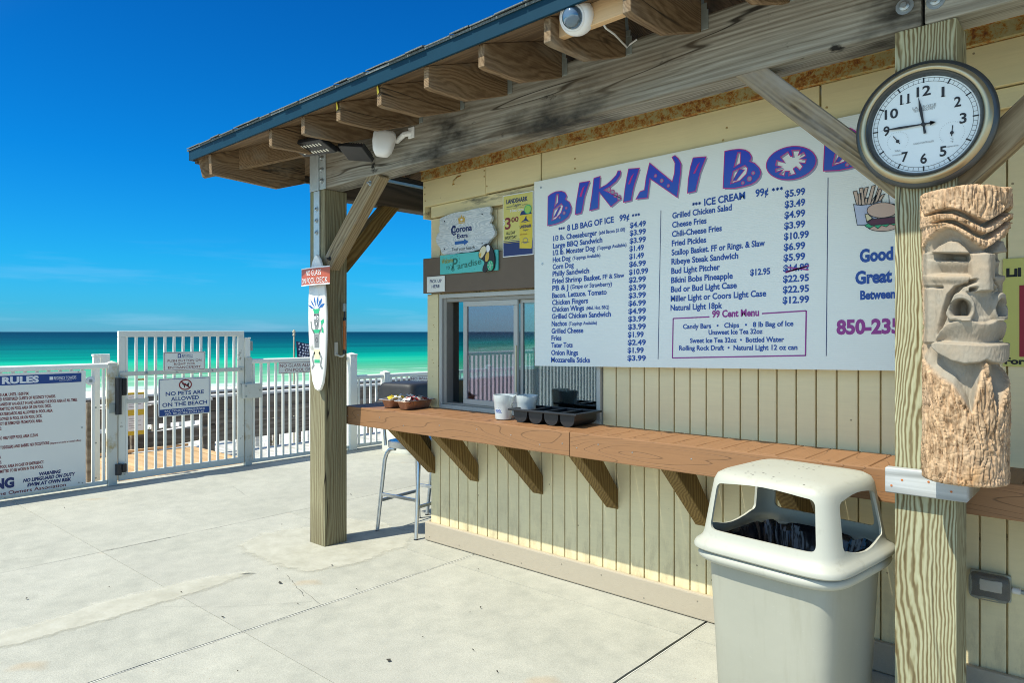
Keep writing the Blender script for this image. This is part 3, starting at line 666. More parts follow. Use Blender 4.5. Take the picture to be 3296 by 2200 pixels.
# serving window: frame, fixed lite to the right, sliding sash to the left left half open
win = M().box(WX0, WX1, YW - .018, YW + .085, WZ1 - .03, WZ1)
win.box(WX0, WX1, YW - .018, YW + .085, WZ0 - .008, WZ0 + .022); win.box(WX0, WX0 + .028, YW - .018, YW + .085, WZ0 + .022, WZ1 - .03); win.box(WX1 - .028, WX1, YW - .018, YW + .085, WZ0 + .022, WZ1 - .03)
wf = win.build('window', 'window_frame', bar, .002)
def wpart(name, mat, *a, bev=.0015):
    m_ = M()
    for q in a: m_.box(*q)
    return m_.build(name, mat, wf, bev)
WM = -3.115                                           # meeting stile
wpart('window_track', 'window_track', (WX0 + .029, WX0 + .06, YW + .0, YW + .07, WZ0 + .023, WZ1 - .031), (WX0 + .061, WX1 - .029, YW + .004, YW + .07, WZ1 - .058, WZ1 - .031), (WX0 + .061, WX1 - .029, YW + .004, YW + .07, WZ0 + .023, WZ0 + .036))
def lite(x0, x1, y, w, gm):
    wpart('window_sash', 'window_frame', (x0, x1, y, y + .022, WZ0 + .037, WZ0 + .037 + w), (x0, x1, y, y + .022, WZ1 - .059 - w, WZ1 - .059), (x0, x0 + w, y, y + .022, WZ0 + .0375 + w, WZ1 - .0595 - w), (x1 - w, x1, y, y + .022, WZ0 + .0375 + w, WZ1 - .0595 - w))
    wpart('window_pane', gm, (x0 + w + .0005, x1 - w - .0005, y + .009, y + .013, WZ0 + .0375 + w, WZ1 - .0595 - w), bev=0)
lite(-3.625, WM + .005, YW + .008, .036, 'window_glass_tinted')
lite(WM + .008, WX1 - .030, YW + .032, .022, 'window_glass')
M().box(XL + .03, XL + .036, 3.736, 4.749, 1.181, 1.789).build('side_window_pane', 'window_glass', bar)
wpart('weather_strip', 'ink_cream', (WM - .006, WM + .002, YW - .004, YW + .0075, WZ0 + .15, WZ0 + .46))
# little things on the wall: screw heads, nails with rust, the hook
for x, z in ((-3.98, 2.62), (-3.98, 2.57), (-3.975, 2.52), (-3.37, 2.64), (-3.37, 2.60), (-3.345, 2.53), (-2.6, 2.58), (-2.6, 2.52), (-1.62, 2.56), (-1.64, 2.50), (-.27, 2.56), (-1.12, 2.55)):
    M().lathe([(.006, 0), (.006, .002), (.003, .003)], (x, YW - .040, z + tl(x)), (0, -1, 0), 8, cap=True).build('nail_head', 'rusty_steel', bar)
for i in range(17):
    x = -3.93 + i * .30 + random.uniform(-.05, .05)
    M().lathe([(.004, 0), (.004, .0015)], (x, YW - .034, random.choice((.035, .10))), (0, -1, 0), 8, cap=True).build('screw', 'interior_beige', bar)
for z in (1.66, 1.60, 1.585, 1.49, 1.42, 1.34, 1.32, 1.22):
    M().lathe([(.0035, 0), (.0035, .001)], (-3.92 + random.uniform(-.012, .012), YW - .012, z), (0, -1, 0), 7, cap=True).build('nail_head', 'rusty_steel', bar)
hk = [(-3.60, YW - .04, 2.655), (-3.60, YW - .075, 2.64), (-3.61, YW - .10, 2.61), (-3.625, YW - .095, 2.585), (-3.635, YW - .07, 2.595)]
tag(M().tube(hk, .005, 8).build('wall_hook', 'rusty_steel'), 'rusty screw hook under the rusted steel strip', 'hook')

# ------------------------------------------------------------------ porch roof on two posts
porch = empty('porch_roof', (-2.4, 3.2, 0), 'timber porch roof with exposed rafter tails and blue metal drip edge on two posts', 'roof')
def zr(x, y): return 2.866 + .0225 * (x + 2.27) + (y - 2.335) / 3      # top of the rafters
PX0, PX1, PY0, PY1 = -4.58, -4.39, 2.92, 3.11
post = M().box(PX0, PX1, PY0, PY1, 0, 2.578).build('post', 'post_green_wood', porch, .006, seg=2)
post2 = M().box(-.690, -.491, PY0, PY1, 0, 2.665).build('post', 'post_strong_wood', porch, .006, seg=2)
def beam_piece(x0, x1, y0, y1, h=.312):
    zb_ = lambda x: 2.578 + .0225 * (x + 4.39)
    vs = [(x, y, zb_(x) + z) for x in (x0, x1) for y in (y0, y1) for z in (.001, h)]
    return M().add(vs, [(0, 1, 3, 2), (4, 6, 7, 5), (0, 4, 5, 1), (2, 3, 7, 6), (0, 2, 6, 4), (1, 5, 7, 3)]).build('beam', 'beam_wood', porch, .012, seg=2)
beam_piece(-4.58, -.600, PY0 - .004, PY1 - .03); beam_piece(-.592, 2.6, PY0 - .004, PY1 - .03)
# side beams run back from the corner post
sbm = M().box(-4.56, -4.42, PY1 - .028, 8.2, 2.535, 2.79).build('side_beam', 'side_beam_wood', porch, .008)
M().box(-4.425, -4.405, PY1 + .3, 8.2, 2.72, 2.745).build('conduit', 'galvanised', porch, .003)
# rafters with sloping seat cut and level tail cut
rx = [-4.09 + .3745 * i for i in range(17)]
rx = [-4.09, -3.72, -3.36, -2.993, -2.62, -2.243, -1.857, -1.465, -1.075, -.69, -.30, .08, .46, .84, 1.22, 1.60, 1.98]
def rafter(x, y_end=6.9, w=.038, yt=2.335, ends=None):
    dz = .0225 * (x + 2.27)
    prof = [(yt, 2.866), (yt, 2.762), (yt + .03, 2.757), (2.62, 2.765), (2.93, 2.872)]
    pr = prof + [(y_end, 2.872 + (y_end - 2.93) / 3), (y_end, 2.866 + (y_end - yt) / 3)]
    return M().prism([(x - w, y, z + dz) for y, z in pr], (w, 0, 0)).build('rafter', 'rafter_wood', porch, .0025)
for x in rx:
    hip = x + 5.16 + 2.335                             # left of the hip a jack rafter ends at the hip line
    rafter(x, min(6.9, hip + .05))
dz0 = .0225 * (-4.917 + 2.27)
M().prism([(-4.955, y, z + dz0) for y, z in ((2.335, 2.866), (2.345, 2.725), (2.86, 2.70), (3.09, 2.775), (3.09, 3.11), (2.6, 2.955))], (.038, 0, 0)).build('rafter', 'rafter_wood', porch, .0025)
# hip rafter, and jack rafters of the left slope
m_ = M(); m_.beam((-5.13, 2.365, 2.745), (-1.13, 6.365, 2.745 + 4 / 3), .045, .15, (1, -1, 0)); m_.build('hip_rafter', 'rafter_wood', porch, .003)
for i in range(9):
    y = 3.40 + i * .385; xe = min(-1.2, -5.13 + (y - 2.365))
    pr = [(-5.12, 2.80), (-5.12, 2.715), (-4.86, 2.72), (-4.58, 2.80), (xe, 2.80 + (xe + 4.58) / 3), (xe, 2.80 + (xe + 5.12) / 3)]
    M().prism([(x, y, z) for x, z in pr], (0, .038, 0)).build('rafter', 'rafter_wood', porch, .0025)
# board deck over the rafters, shingles, drip edge
def roof_slab(name, mat, off, th, ext, parts=None):
    e = ext
    F = [(-5.16 - e, 2.335 - e), (2.6, 2.335 - e), (2.6, 6.9), (-5.16 + 4.565, 6.9)]
    m_ = M().prism([(x, y, zr(x, y) + off) for x, y in F], (0, 0, th)); m_.build(name, mat, porch)
    zl = lambda x, y: 2.801 + .0225 * 0 + (x + 5.16) / 3
    Lp = [(-5.16 - e, 2.335 - e), (-5.16 + 4.565, 6.9), (-5.16 + 4.565, 9), (-5.16 - e, 9)]
    q = [(x, y, (zr(-5.16, 2.335) + (x + 5.16) / 3 * 1.07 if True else 0) + off) for x, y in Lp]
    q[1] = (q[1][0], q[1][1], zr(q[1][0], q[1][1]) + off)
    M().prism(q, (0, 0, th)).build(name, mat, porch)
# boards visible from below on the front slope
nb = 26
for i in range(nb):
    y0 = 2.33 + i * .18; y1 = y0 + .176
    if y1 > 6.9: break
    xl = -5.16 + max(0, y0 - 2.335)
    q = [(xl, y0, zr(xl, y0) + .001), (2.6, y0, zr(2.6, y0) + .001), (2.6, y1, zr(2.6, y1) + .001), (xl, y1, zr(xl, y1) + .001)]
    M().prism(q, (0, 0, .016)).build('roof_board', 'deck_underside', porch)
roof_slab('roof_filler', 'deck_underside', .0175, .058, .0); roof_slab('shingle_roof', 'shingle', .076, .012, .040)
# ragged shingle butts along the edge
sm = M(); x = -5.19
while x < 2.6:
    w = random.uniform(.12, .20); t = random.uniform(.004, .013); e = random.uniform(.0, .012)
    y0 = 2.335 - .045 - e
    q = [(x, y0, zr(x, y0) + .083 + t), (x + w - .006, y0, zr(x + w, y0) + .083 + t), (x + w - .006, y0 + .3, zr(x + w, y0 + .3) + .087 + t), (x, y0 + .3, zr(x, y0 + .3) + .087 + t)]
    sm.prism(q, (0, 0, .006)); x += w
sm.build('shingle_course', 'shingle', porch)['kind'] = 'stuff'
def strip(x0, x1, y0, y1, z0, z1, name, mat):
    vs = [(x, y, z + .0225 * (x + 2.27)) for x in (x0, x1) for y in (y0, y1) for z in (z0, z1)]
    M().add(vs, [(0, 1, 3, 2), (4, 6, 7, 5), (0, 4, 5, 1), (2, 3, 7, 6), (0, 2, 6, 4), (1, 5, 7, 3)]).build(name, mat, porch, .002)
strip(-5.17, -1.6, 2.303, 2.3155, 2.858, 2.938, 'drip_edge', 'drip_blue')
strip(-1.603, 2.6, 2.3035, 2.316, 2.858, 2.938, 'drip_edge', 'drip_blue')
strip(-5.165, 2.6, 2.3165, 2.3325, 2.885, 2.93, 'sub_fascia', 'deck_underside')
M().box(-5.190, -5.172, 2.303, 9, 2.797, 2.872).build('drip_edge', 'drip_blue', porch, .002)
M().box(-5.164, -5.125, 2.335, 9, 2.775, 2.85).build('sub_fascia', 'side_beam_wood', porch, .002)
# diagonal braces
stick('knee_brace', 'brace_wood', porch, (-4.375, 2.965, 2.03), (-3.80, 2.965, 2.615), .085, .115, (0, 1, 0))
stick('knee_brace', 'bracket_wood', porch, (-4.47, 3.10, 2.03), (-4.47, 3.62, 2.60), .085, .115, (1, 0, 0))
stick('knee_brace', 'brace_wood', porch, (-1.30, 2.965, 2.71), (-.66, 2.965, 2.085), .085, .100, (0, 1, 0))
stick('knee_brace', 'brace_wood', porch, (-.52, 2.985, 2.07), (.16, 2.985, 2.72), .085, .105, (0, 1, 0))
# steel at the corner: plate, angle strap, bolts
pl = M().box(-4.566, -4.365, 2.9085, 2.9155, 2.575, 2.852); pl.build('steel_plate', 'galvanised', porch, .0015)
st_ = M(); st_.box(-4.514, -4.442, 2.900, 2.908, 2.572, 2.852); st_.box(-4.514, -4.442, 2.9075, 2.9185, 1.95, 2.570); st_.build('steel_strap', 'galvanised', porch, .0015)
def bolt(c, d=(0, -1, 0), r=.012, L=.016, mat='bolt_metal', par=porch):
    m_ = M().lathe([(r * 1.7, 0), (r * 1.7, .003), (r, .0031), (r, L), (r * .55, L + .002), (r * .55, L + .010)], c, d, 6 if r < .011 else 12, cap=True)
    m_.build('bolt', mat, par, smooth=30)
for z in (2.80, 2.715, 2.635): bolt((-4.405, 2.9085, z))
for z in (2.44, 2.356, 2.27): bolt((-4.475, 2.9075, z), L=.008)
bolt((-3.862, 2.9225, 2.545), r=.010); bolt((-4.33, 2.9225, 2.072), r=.010, mat='interior_dark')
for (px, py) in ((2912, 20), (3012, 2)):
    p = at_y(px, py, PY0 - .004); bolt(p, r=.018, L=.012)
# hurricane ties where the rafters cross the beam
tm = M(); tz = 2.84
tm.box(.000, .034, -.0045, -.0015, -.075, .012); tm.prism([(.0, -.0015, -.008), (.0, -.0015, .03), (.0, -.014, .11), (.0, .012, .11), (.0, .03, .02)], (.002, 0, 0)); tm.box(.0, .026, -.0044, -.0014, .0125, .042)
tme = tm.mesh('rafter_tie', Vector(), .001); tme.materials.append(MT['tie_metal'])
for x in rx: link('rafter_tie', tme, None, porch, Vector((x + .0012, PY0 - .004, 2.945 + .0225 * (x + 2.27))) - porch.location)
# torn paper tags left under staples on two tails
for x, yy in ((-2.993, 2.334), (-3.36, 2.334)):
    zt = 2.80 + .0225 * (x + 2.27) + .02
    M().add([(x - .03, yy - .002, zt), (x - .004, yy - .010, zt + .004), (x - .010, yy - .014, zt + .045), (x - .034, yy - .003, zt + .04)], [(0, 1, 2, 3)]).build('paper_tag', 'ink_can_yellow', porch)
# blocks between tails
M().add([(x, y, z + .0225 * (x + 2.27)) for x in (-1.93, -1.50) for y in (2.395, 2.43) for z in (2.795, 2.888)], [(0, 1, 3, 2), (4, 6, 7, 5), (0, 4, 5, 1), (2, 3, 7, 6), (0, 2, 6, 4), (1, 5, 7, 3)]).build('block_board', 'walk_tan_wood', porch, .002)

# ------------------------------------------------------------------ counter
cnt = empty('bar_counter', (-2.0, 3.4, 0), 'brown composite serving counter on diagonal timber brackets along the cream wall', 'counter')
CF, CZ = 3.122, 1.0
for x0, x1 in ((-4.445, -2.352), (-2.349, .10), (.103, 2.1)):
    M().box(x0, x1, CF, CF + .026, CZ - .134, CZ).build('front_board', 'counter_front', cnt, .005, seg=2)
M().box(-4.445, -4.421, CF + .0265, 3.53, CZ - .134, CZ).build('end_board', 'counter_front', cnt, .004)
x = -4.420; k = 0
while x < 2.1:
    w = .128; y1 = 3.53 if x + w < XL - .03 else YW - .036 - random.uniform(0, .006)
    M().box(x, x + w - .004, CF + .027, y1, CZ - .024, CZ - .0005 - random.uniform(0, .0012)).build('top_board', 'counter_top', cnt, .003); x += w
for x in (-3.950, -3.503, -2.925, -2.355, -1.775, -1.215, -.64, -.06, .52, 1.1, 1.68):
    a = Vector((x, YW - .0, .565)); pr = [(YW - .0015, .50), (YW - .0015, .622), (CF + .14, CZ - .026), (CF + .03, CZ - .026), (CF + .03, .875)]
    M().prism([(x - .043, y, z) for y, z in pr], (.086, 0, 0)).build('bracket', 'bracket_wood', cnt, .004)
M().prism([(x, 3.57, z) for x, z in ((XL - .025, .50), (XL - .025, .622), (-4.26, CZ - .07), (-4.36, CZ - .07))], (0, .086, 0)).build('bracket', 'bracket_wood', cnt, .004)
sc_m = M()
for x in [-4.40, -4.27, -4.02, -3.76, -3.40, -3.06, -2.78, -2.56, -2.40, -2.30, -2.16, -1.95, -1.62, -1.2, -.9, .3, .8]:
    sc_m.lathe([(.0035, 0), (.0035, .0015), (.002, .002)], (x, CF, CZ - random.uniform(.045, .095)), (0, -1, 0), 8, cap=True)
sc_m.build('screws', 'bolt_metal', cnt)['kind'] = 'stuff'
# ------------------------------------------------------------------ menu board
YS = YW - .058
def sign(name, org, right, up, nrm, w, h, th, mat, label, cat='sign', bev=.0008, pts=None):
    """flat panel with its lower left corner at org; returns the thing and its drawing face"""
    f = Face(org, right, up, nrm); t = empty(name, org, label, cat)
    P = pts or [(0, 0), (w, 0), (w, h), (0, h)]
    M().prism([f.o + f.r * a + f.u * b_ for a, b_ in P], f.n * -th).build('panel', mat, t, bev)
    return t, f
ang = math.atan(.0215)
mo = Vector((-2.906, YS, 1.332))
mt, mf = sign('menu_board', mo, (math.cos(ang), 0, math.sin(ang)), (-math.sin(ang) * .2, 0, 1), (0, -1, 0), 2.20, 1.178, .006, 'menu_white', 'large white corrugated menu board with blue price list and purple phone number', 'menu board')
mf.u = Vector((0, 0, 1))
def ms(px, py): return mf.ab(at_y(px, py, YS))
zA = lambda x, y: ms(1720 + .298 * x, 450 + .298 * y)
zB = lambda x, y: ms(1720 + .298 * x, 800 + .298 * y)
zC = lambda x, y: ms(2200 + .298 * x, 500 + .298 * y)
zE = lambda x, y: ms(2100 + .3406 * x, 840 + .3406 * y)
def mtext(txt, p0, p1, cap, mat='ink_blue', bold=.022, **k):
    a0, b0 = p0; a1, b1 = p1; mf.text(txt, a0, b0, cap, math.hypot(a1 - a0, b1 - b0), mat, .030, rot=math.atan2(b1 - b0, a1 - a0))
pad = lambda a, dx: (a[0] + dx, a[1])
L1 = [('1/3 lb. Cheeseburger', 1103, 652, '(add Bacon $1.00)', 672, 955), ('Large BBQ Sandwich', 1183, 712), ('1/2 lb. Monster Dog', 1257, 632, '(Toppings Avaliable)', 655, 973), ('Hot Dog', 1332, 372, '(Toppings Avaliable)', 393, 693),
      ('Corn Dog', 1408, 407), ('Philly Sandwich', 1483, 575), ('Fried Shrimp Basket.', 1562, 705, 'FF & Slaw', 722, 955, 1), ('PB & J', 1638, 353, '(Grape or Strawberry)', 375, 822, 1), ('Bacon. Lettuce. Tomato', 1717, 768),
      ('Chicken Fingers', 1793, 568), ('Chicken Wings', 1867, 527, '(Mild. Hot. BBQ)', 552, 797), ('Grilled Chicken Sandwich', 1943, 818), ('Nachos', 2021, 343, '(Toppings Avaliable)', 365, 667),
      ('Grilled Cheese', 2100, 523), ('Fries', 2175, 288), ('Tater Tots', 2252, 410), ('Onion Rings', 2333, 470), ('Mozzarella Sticks', 2410, 600)]
pr1 = ['$4.49', '$3.99', '$3.99', '$1.49', '$1.49', '$6.99', '$10.99', '$2.99', '$3.99', '$3.99', '$6.99', '$4.99', '$3.99', '$3.99', '$1.99', '$2.49', '$1.99', '$3.99']
for i, r_ in enumerate(L1):
    a, b0 = zA(180, r_[1]); a1 = zA(r_[2], r_[1])[0]
    mf.text(r_[0], a, b0, .0325, a1 - a, 'ink_blue', .028)
    if len(r_) > 3:
        x0 = zA(r_[4], r_[1])[0]; x1 = zA(r_[5], r_[1])[0]; mf.text(r_[3], x0, b0 + .002, .027 if len(r_) > 6 else .021, x1 - x0, 'ink_blue', .022)
    a, b0 = zA(1005, 985 + i * 84.15); a1 = zA(1177, 985)[0]; w = a1 - a
    if '$10' in pr1[i]: w *= 1.13
    if '$1.' in pr1[i]: w *= .88
    mf.text(pr1[i], a, b0, .031, w, 'ink_blue', .030)
L2 = [('Grilled Chicken Salad', 897, 2100), ('Cheese Fries', 993, 1830), ('Chili-Cheese Fries', 1093, 1997), ('Fried Pickles', 1187, 1830), ('Scallop Basket. FF or Rings. & Slaw', 1285, 2465), ('Ribeye Steak Sandwich', 1383, 2180),
      ('Bud Light Pitcher', 1485, 1985), ('Bikini Bobs Pineapple', 1590, 2125), ('Bud or Bud Light Case', 1690, 2170), ('Miller Light or Coors Light Case', 1785, 2490), ('Natural Light 18pk', 1883, 2018)]
pr2 = ['$5.99', '$3.49', '$4.99', '$3.99', '$10.99', '$6.99', '$5.99', '$14.99', '$22.95', '$22.95', '$12.99']
for i, (t_, y, x1) in enumerate(L2):
    a, b0 = ms(2155, 717 + i * 29.6); xe = ms(1720 + .298 * x1, 717 + i * 29.6)[0]
    mf.text(t_, a, b0, .0325, xe - a, 'ink_blue', .028)
    a, b0 = ms(2515, 659.4 + i * 34.1); w = ms(2583, 800)[0] - a
    if len(pr2[i]) > 5: w *= 1.17
    mf.text(pr2[i], a, b0, .034, w, 'ink_blue', .030)
a, b0 = ms(2409, 907); mf.text('$12.95', a, b0, .032, ms(2473, 905)[0] - a, 'ink_blue', .030)
for q in (((1240, 178), (1460, 118)), ((1258, 130), (1455, 158)), ((1245, 170), (1440, 128))): mf.line([zE(*q[0]), zE(*q[1])], .007, 'ink_purple', 3)
def star(a, b_, r_=.0085):
    for k in range(3): t = math.pi * k / 3 + .5; mf.line([(a - r_ * math.cos(t), b_ - r_ * math.sin(t)), (a + r_ * math.cos(t), b_ + r_ * math.sin(t))], .0042, 'ink_blue', 2)
for q in ((247, 972), (270, 970), (293, 967), (1037, 851), (1068, 847), (1098, 843)): star(*zA(*q))
for q in ((75, 580), (105, 577), (140, 573), (932, 448), (975, 443), (1018, 438)): star(*zC(*q))
mtext('8 LB BAG OF ICE   99\u00a2', zA(330, 997), zA(998, 893), .036, tilt=1)
mtext('ICE CREAM    99\u00a2', zC(190, 602), zC(880, 500), .038, tilt=1)
for p, q in (((2118, 690), (2118, 1168)), ((2652, 600), (2659, 1173))): mf.line([ms(*p), ms(*q)], .0035, 'ink_navy', 2)
a, b0 = zE(555, 583); mf.text('99 Cent Menu', a, b0, .037, zE(998, 573)[0] - a, 'ink_purple', .035)
for q in (((530, 577), (188, 583)), ((188, 583), (188, 958)), ((188, 956), (1447, 968)), ((1445, 970), (1443, 543)), ((1443, 545), (1025, 560))): mf.line([zE(*q[0]), zE(*q[1])], .0065, 'ink_purple', 2)
for t_, p, x1 in (('Candy Bars   \u2022   Chips   \u2022   8 lb Bag of Ice', (282, 683), 1325), ('Unsweet Ice Tea 32oz', (525, 745), 1035), ('Sweet Ice Tea 32oz  \u2022  Bottled Water', (352, 818), 1240), ('Rolling Rock Draft  \u2022  Natural Light 12 oz can', (250, 885), 1367)):
    a, b0 = zE(*p); mf.text(t_, a, b0, .026, zE(x1, p[1])[0] - a, 'ink_blue', .028)
for t_, p, x1, cp, mat in (('Good Food!', (1937, 98), 2630, .058, 'ink_blue'), ('Great Times!', (1900, 303), 2700, .058, 'ink_blue'), ('Between The', (1950, 452), 2470, .040, 'ink_blue'), ('850-235', (1733, 772), 2345, .066, 'ink_purple')):
    a, b0 = zE(*p); mf.text(t_, a, b0, cp, zE(x1, p[1])[0] - a, mat, .045)
# the big name: hand-cut letters with a drop shadow, a gradient body and pink outlines
def smoothp(P, it=1):
    for _ in range(it):
        Q = []
        for i in range(len(P)):
            a, b_ = Vector(P[i]), Vector(P[(i + 1) % len(P)]); Q += [tuple(a.lerp(b_, .25)), tuple(a.lerp(b_, .75))]
        P = Q
    return P
def letter(z, outer, holes=(), slash=None, dots=(), bar_=None, sm=0):
    o = [z(*p) for p in outer]; hs = [[z(*p) for p in h] for h in holes]
    if sm: o = smoothp(o, sm)
    sh = lambda P: [(a + .0085, b_ - .0085) for a, b_ in P]
    mf.polyh(sh(o), [sh(h) for h in hs], 'ink_shadow', 1)
    mf.polyh(o, hs, 'letter_gradient', 2)
    for P in [o] + hs: mf.line(P, .0042, 'ink_pink', 3, True)
    if slash: q = [z(*p) for p in slash]; mf.poly(q, 'ink_pink', 3)
    if bar_: q = [z(*p) for p in bar_]; mf.poly(q, 'letter_gradient', 2); mf.line(q, .003, 'ink_pink', 3, True)
    for x, y, r_ in dots:
        a, b_ = z(x, y); rr = r_ * .00062; mf.ell(a, b_, rr, rr, 'ink_shadow', 3, 14); mf.ellline(a, b_, rr, rr, .0035, 'ink_pink', 4, 14)
letter(zA, [(118, 620), (150, 595), (200, 572), (262, 568), (300, 585), (320, 620), (305, 657), (350, 690), (370, 740), (368, 790), (340, 850), (280, 895), (200, 922), (118, 937)],
       [[(207, 605), (230, 600), (226, 690), (190, 735)], [(180, 765), (262, 702), (283, 730), (262, 800), (205, 865), (163, 882)]], dots=((318, 752, 12), (295, 805, 15), (248, 852, 10)), bar_=[(180, 855), (238, 735), (258, 738), (212, 838)])
letter(zA, [(455, 485), (565, 468), (535, 560), (510, 640), (490, 770), (478, 810), (413, 825), (422, 700), (440, 580)], slash=[(455, 635), (488, 540), (512, 518), (478, 635)])
letter(zA, [(608, 440), (677, 420), (672, 548), (740, 515), (800, 465), (850, 410), (865, 367), (897, 368), (890, 420), (850, 480), (790, 530), (720, 570), (910, 665), (870, 692), (797, 752), (668, 590), (660, 765), (567, 787), (590, 620)], dots=((772, 567, 22), (812, 595, 22), (848, 627, 22), (884, 656, 22)))
letter(zA, [(980, 350), (1097, 345), (1070, 440), (1045, 520), (1028, 600), (1015, 690), (930, 708), (945, 560), (965, 430)], slash=[(978, 515), (1010, 430), (1040, 397), (998, 512)])
letter(zA, [(1205, 292), (1452, 500), (1475, 410), (1478, 300), (1445, 237), (1475, 220), (1515, 255), (1543, 310), (1540, 410), (1520, 580), (1508, 670), (1212, 460), (1198, 570), (1190, 665), (1065, 677), (1108, 597), (1155, 582), (1170, 450)], dots=((1272, 432, 13), (1340, 487, 17), (1412, 543, 13)))
letter(zA, [(1672, 250), (1813, 243), (1780, 330), (1750, 410), (1725, 520), (1705, 610), (1618, 628), (1625, 480), (1645, 350)], slash=[(1675, 422), (1720, 325), (1748, 297), (1697, 420)])
B_o = [(400, 22), (480, 8), (560, 3), (620, 14), (665, 42), (688, 85), (685, 115), (668, 135), (725, 160), (775, 210), (793, 260), (780, 310), (740, 357), (690, 385), (610, 405), (520, 420), (390, 420), (395, 200)]
B_h = [[(540, 40), (572, 42), (570, 155), (503, 195)], [(495, 240), (620, 178), (650, 210), (640, 270), (570, 340), (470, 372)]]
B_b = [(490, 345), (560, 215), (618, 228), (530, 340)]
letter(zC, B_o, B_h, dots=((712, 265, 14), (673, 325, 20), (602, 368, 13)), bar_=B_b)
ctr = (1118, 168); og = [(ctr[0] + 268 * math.cos(t) , ctr[1] - 178 * math.sin(t) - 18 * math.cos(t)) for t in (2 * math.pi * i / 40 for i in range(40))]
gear = [(1080, 45), (1108, 97), (1135, 97), (1122, 30), (1213, 30), (1190, 88), (1250, 55), (1272, 95), (1205, 128), (1280, 130), (1268, 175), (1205, 165), (1243, 208), (1213, 248), (1170, 208), (1140, 230), (1168, 285), (1092, 303), (1100, 255), (1055, 255), (1045, 303), (992, 285), (1035, 235), (955, 260), (950, 228), (1020, 205), (950, 190), (960, 135), (1045, 158), (1000, 100)]
letter(zC, og, [gear])
dB = ms(2640, 560)[0] - ms(2318, 560)[0]
zD = lambda x, y: (zC(x, y)[0] + dB, zC(x, y)[1] + .004)
letter(zD, B_o, B_h, dots=((712, 265, 14), (673, 325, 20), (602, 368, 13)), bar_=B_b)
# printed picture: fries in a cup, a burger, a raised fist-like drumstick beside them
def art(pts, mat, lay, w=.0028): q = [zC(*p) for p in pts]; mf.poly(q, mat, lay); mf.line(q, w, 'ink_black', lay + 1, True)
for i, (x0, y0, x1, y1, w) in enumerate(((1810, 485, 1850, 640, 40), (1875, 455, 1905, 640, 38), (1935, 448, 1890, 640, 36), (2010, 432, 1960, 640, 38), (2080, 430, 2020, 640, 34), (1862, 512, 1868, 640, 32), (1930, 565, 1925, 640, 36), (2085, 470, 2040, 630, 34), (2055, 528, 1980, 640, 34), (2115, 530, 2060, 625, 34))):
    art([(x0 - w / 2, y0 + 8), (x0 + w / 2, y0), (x1 + w / 2, y1), (x1 - w / 2, y1)], 'ink_fries', 2 + (i % 2) * 2)
art([(1800, 632), (1880, 645), (1990, 635), (2100, 600), (2085, 700), (2040, 850), (1960, 862), (1845, 858)], 'ink_cup', 6)
art([(2175, 540), (2165, 500), (2185, 462), (2235, 448), (2280, 470), (2290, 560), (2270, 640), (2185, 640)], 'ink_white', 2)
def ellp(cx, cy, rx_, ry_, n=22, a0=0, a1=2 * math.pi): return [(cx + rx_ * math.cos(a0 + (a1 - a0) * i / n), cy + ry_ * math.sin(a0 + (a1 - a0) * i / n)) for i in range(n)]
art(ellp(2120, 872, 165, 58), 'ink_bun', 8); art([(1925, 860), (1990, 835), (2260, 800), (2290, 850), (2240, 870), (2200, 855), (2160, 885), (2110, 868), (2070, 900), (2030, 870), (1985, 895), (1945, 880)], 'ink_green', 10)
art([(1950, 830), (2000, 800), (2250, 780), (2290, 820), (2250, 850), (2000, 865)], 'ink_patty', 12); art([(1930, 745), (1960, 740), (2010, 790), (1950, 825)], 'ink_cream', 13)
art(ellp(2115, 705, 165, 82), 'ink_bun', 14)
mf.build(mt)
for p in ((1741, 604), (1746, 850)):
    a = at_y(*p, YS); M().lathe([(.008, 0), (.008, .0015), (.003, .002)], a, (0, -1, 0), 12, cap=True).build('grommet', 'bolt_metal', mt)

# ------------------------------------------------------------------ the other signs on the bar
def ysign(name, p0, w, h, y, th, mat, label, cat='sign', pts=None):
    return sign(name, (p0[0], y, p0[1]), (1, 0, 0), (0, 0, 1), (0, -1, 0), w, h, th, mat, label, cat, pts=pts)
t, f = ysign('beer_poster', (-3.186, 2.046), .266, .411, YW - .054, .003, 'ink_white', 'yellow beer can poster with red 300 price beside the menu board', 'poster')
f.rect(.006, .260, .100, .405, 'poster_yellow', 1); f.rect(.006, .260, .006, .100, 'ink_navy', 1); f.line([(.006, .108), (.26, .108)], .003, 'ink_navy', 2); f.line([(.006, .092), (.26, .092)], .002, 'ink_can_yellow', 2)
f.text('LANDSHARK', .034, .352, .030, .185, 'ink_navy', .03, 3); f.text('Lager', .088, .327, .020, .075, 'ink_navy', .0, 3, slant=.3); f.text('PREMIUM', .036, .326, .008, .045, 'ink_navy', 0, 3); f.text('QUALITY', .172, .326, .008, .045, 'ink_navy', 0, 3); f.line([(.034, .316), (.215, .316)], .0015, 'ink_navy', 3)
f.text('16oz cans', .070, .294, .018, .115, 'ink_white', .02, 3); f.text('$', .004, .215, .040, .018, 'ink_white', .0, 3); f.text('3', .022, .185, .078, .050, 'ink_maroon', .02, 3); f.text('00', .078, .226, .034, .062, 'ink_maroon', .02, 3)
f.text('ALL DAY', .032, .148, .021, .080, 'ink_black', .02, 3); f.text('EVERYDAY', .020, .117, .021, .105, 'ink_black', .02, 3)
f.poly([(.150, .050), (.250, .040), (.255, .052), (.255, .262), (.236, .285), (.168, .285), (.150, .262)], 'ink_can_yellow', 3); f.poly([(.152, .264), (.254, .264), (.234, .290), (.168, .290)], 'ink_navy', 4)
f.ell(.222, .296, .030, .030, 'ink_lime', 5); f.ellline(.222, .296, .028, .028, .005, 'ink_green', 6)
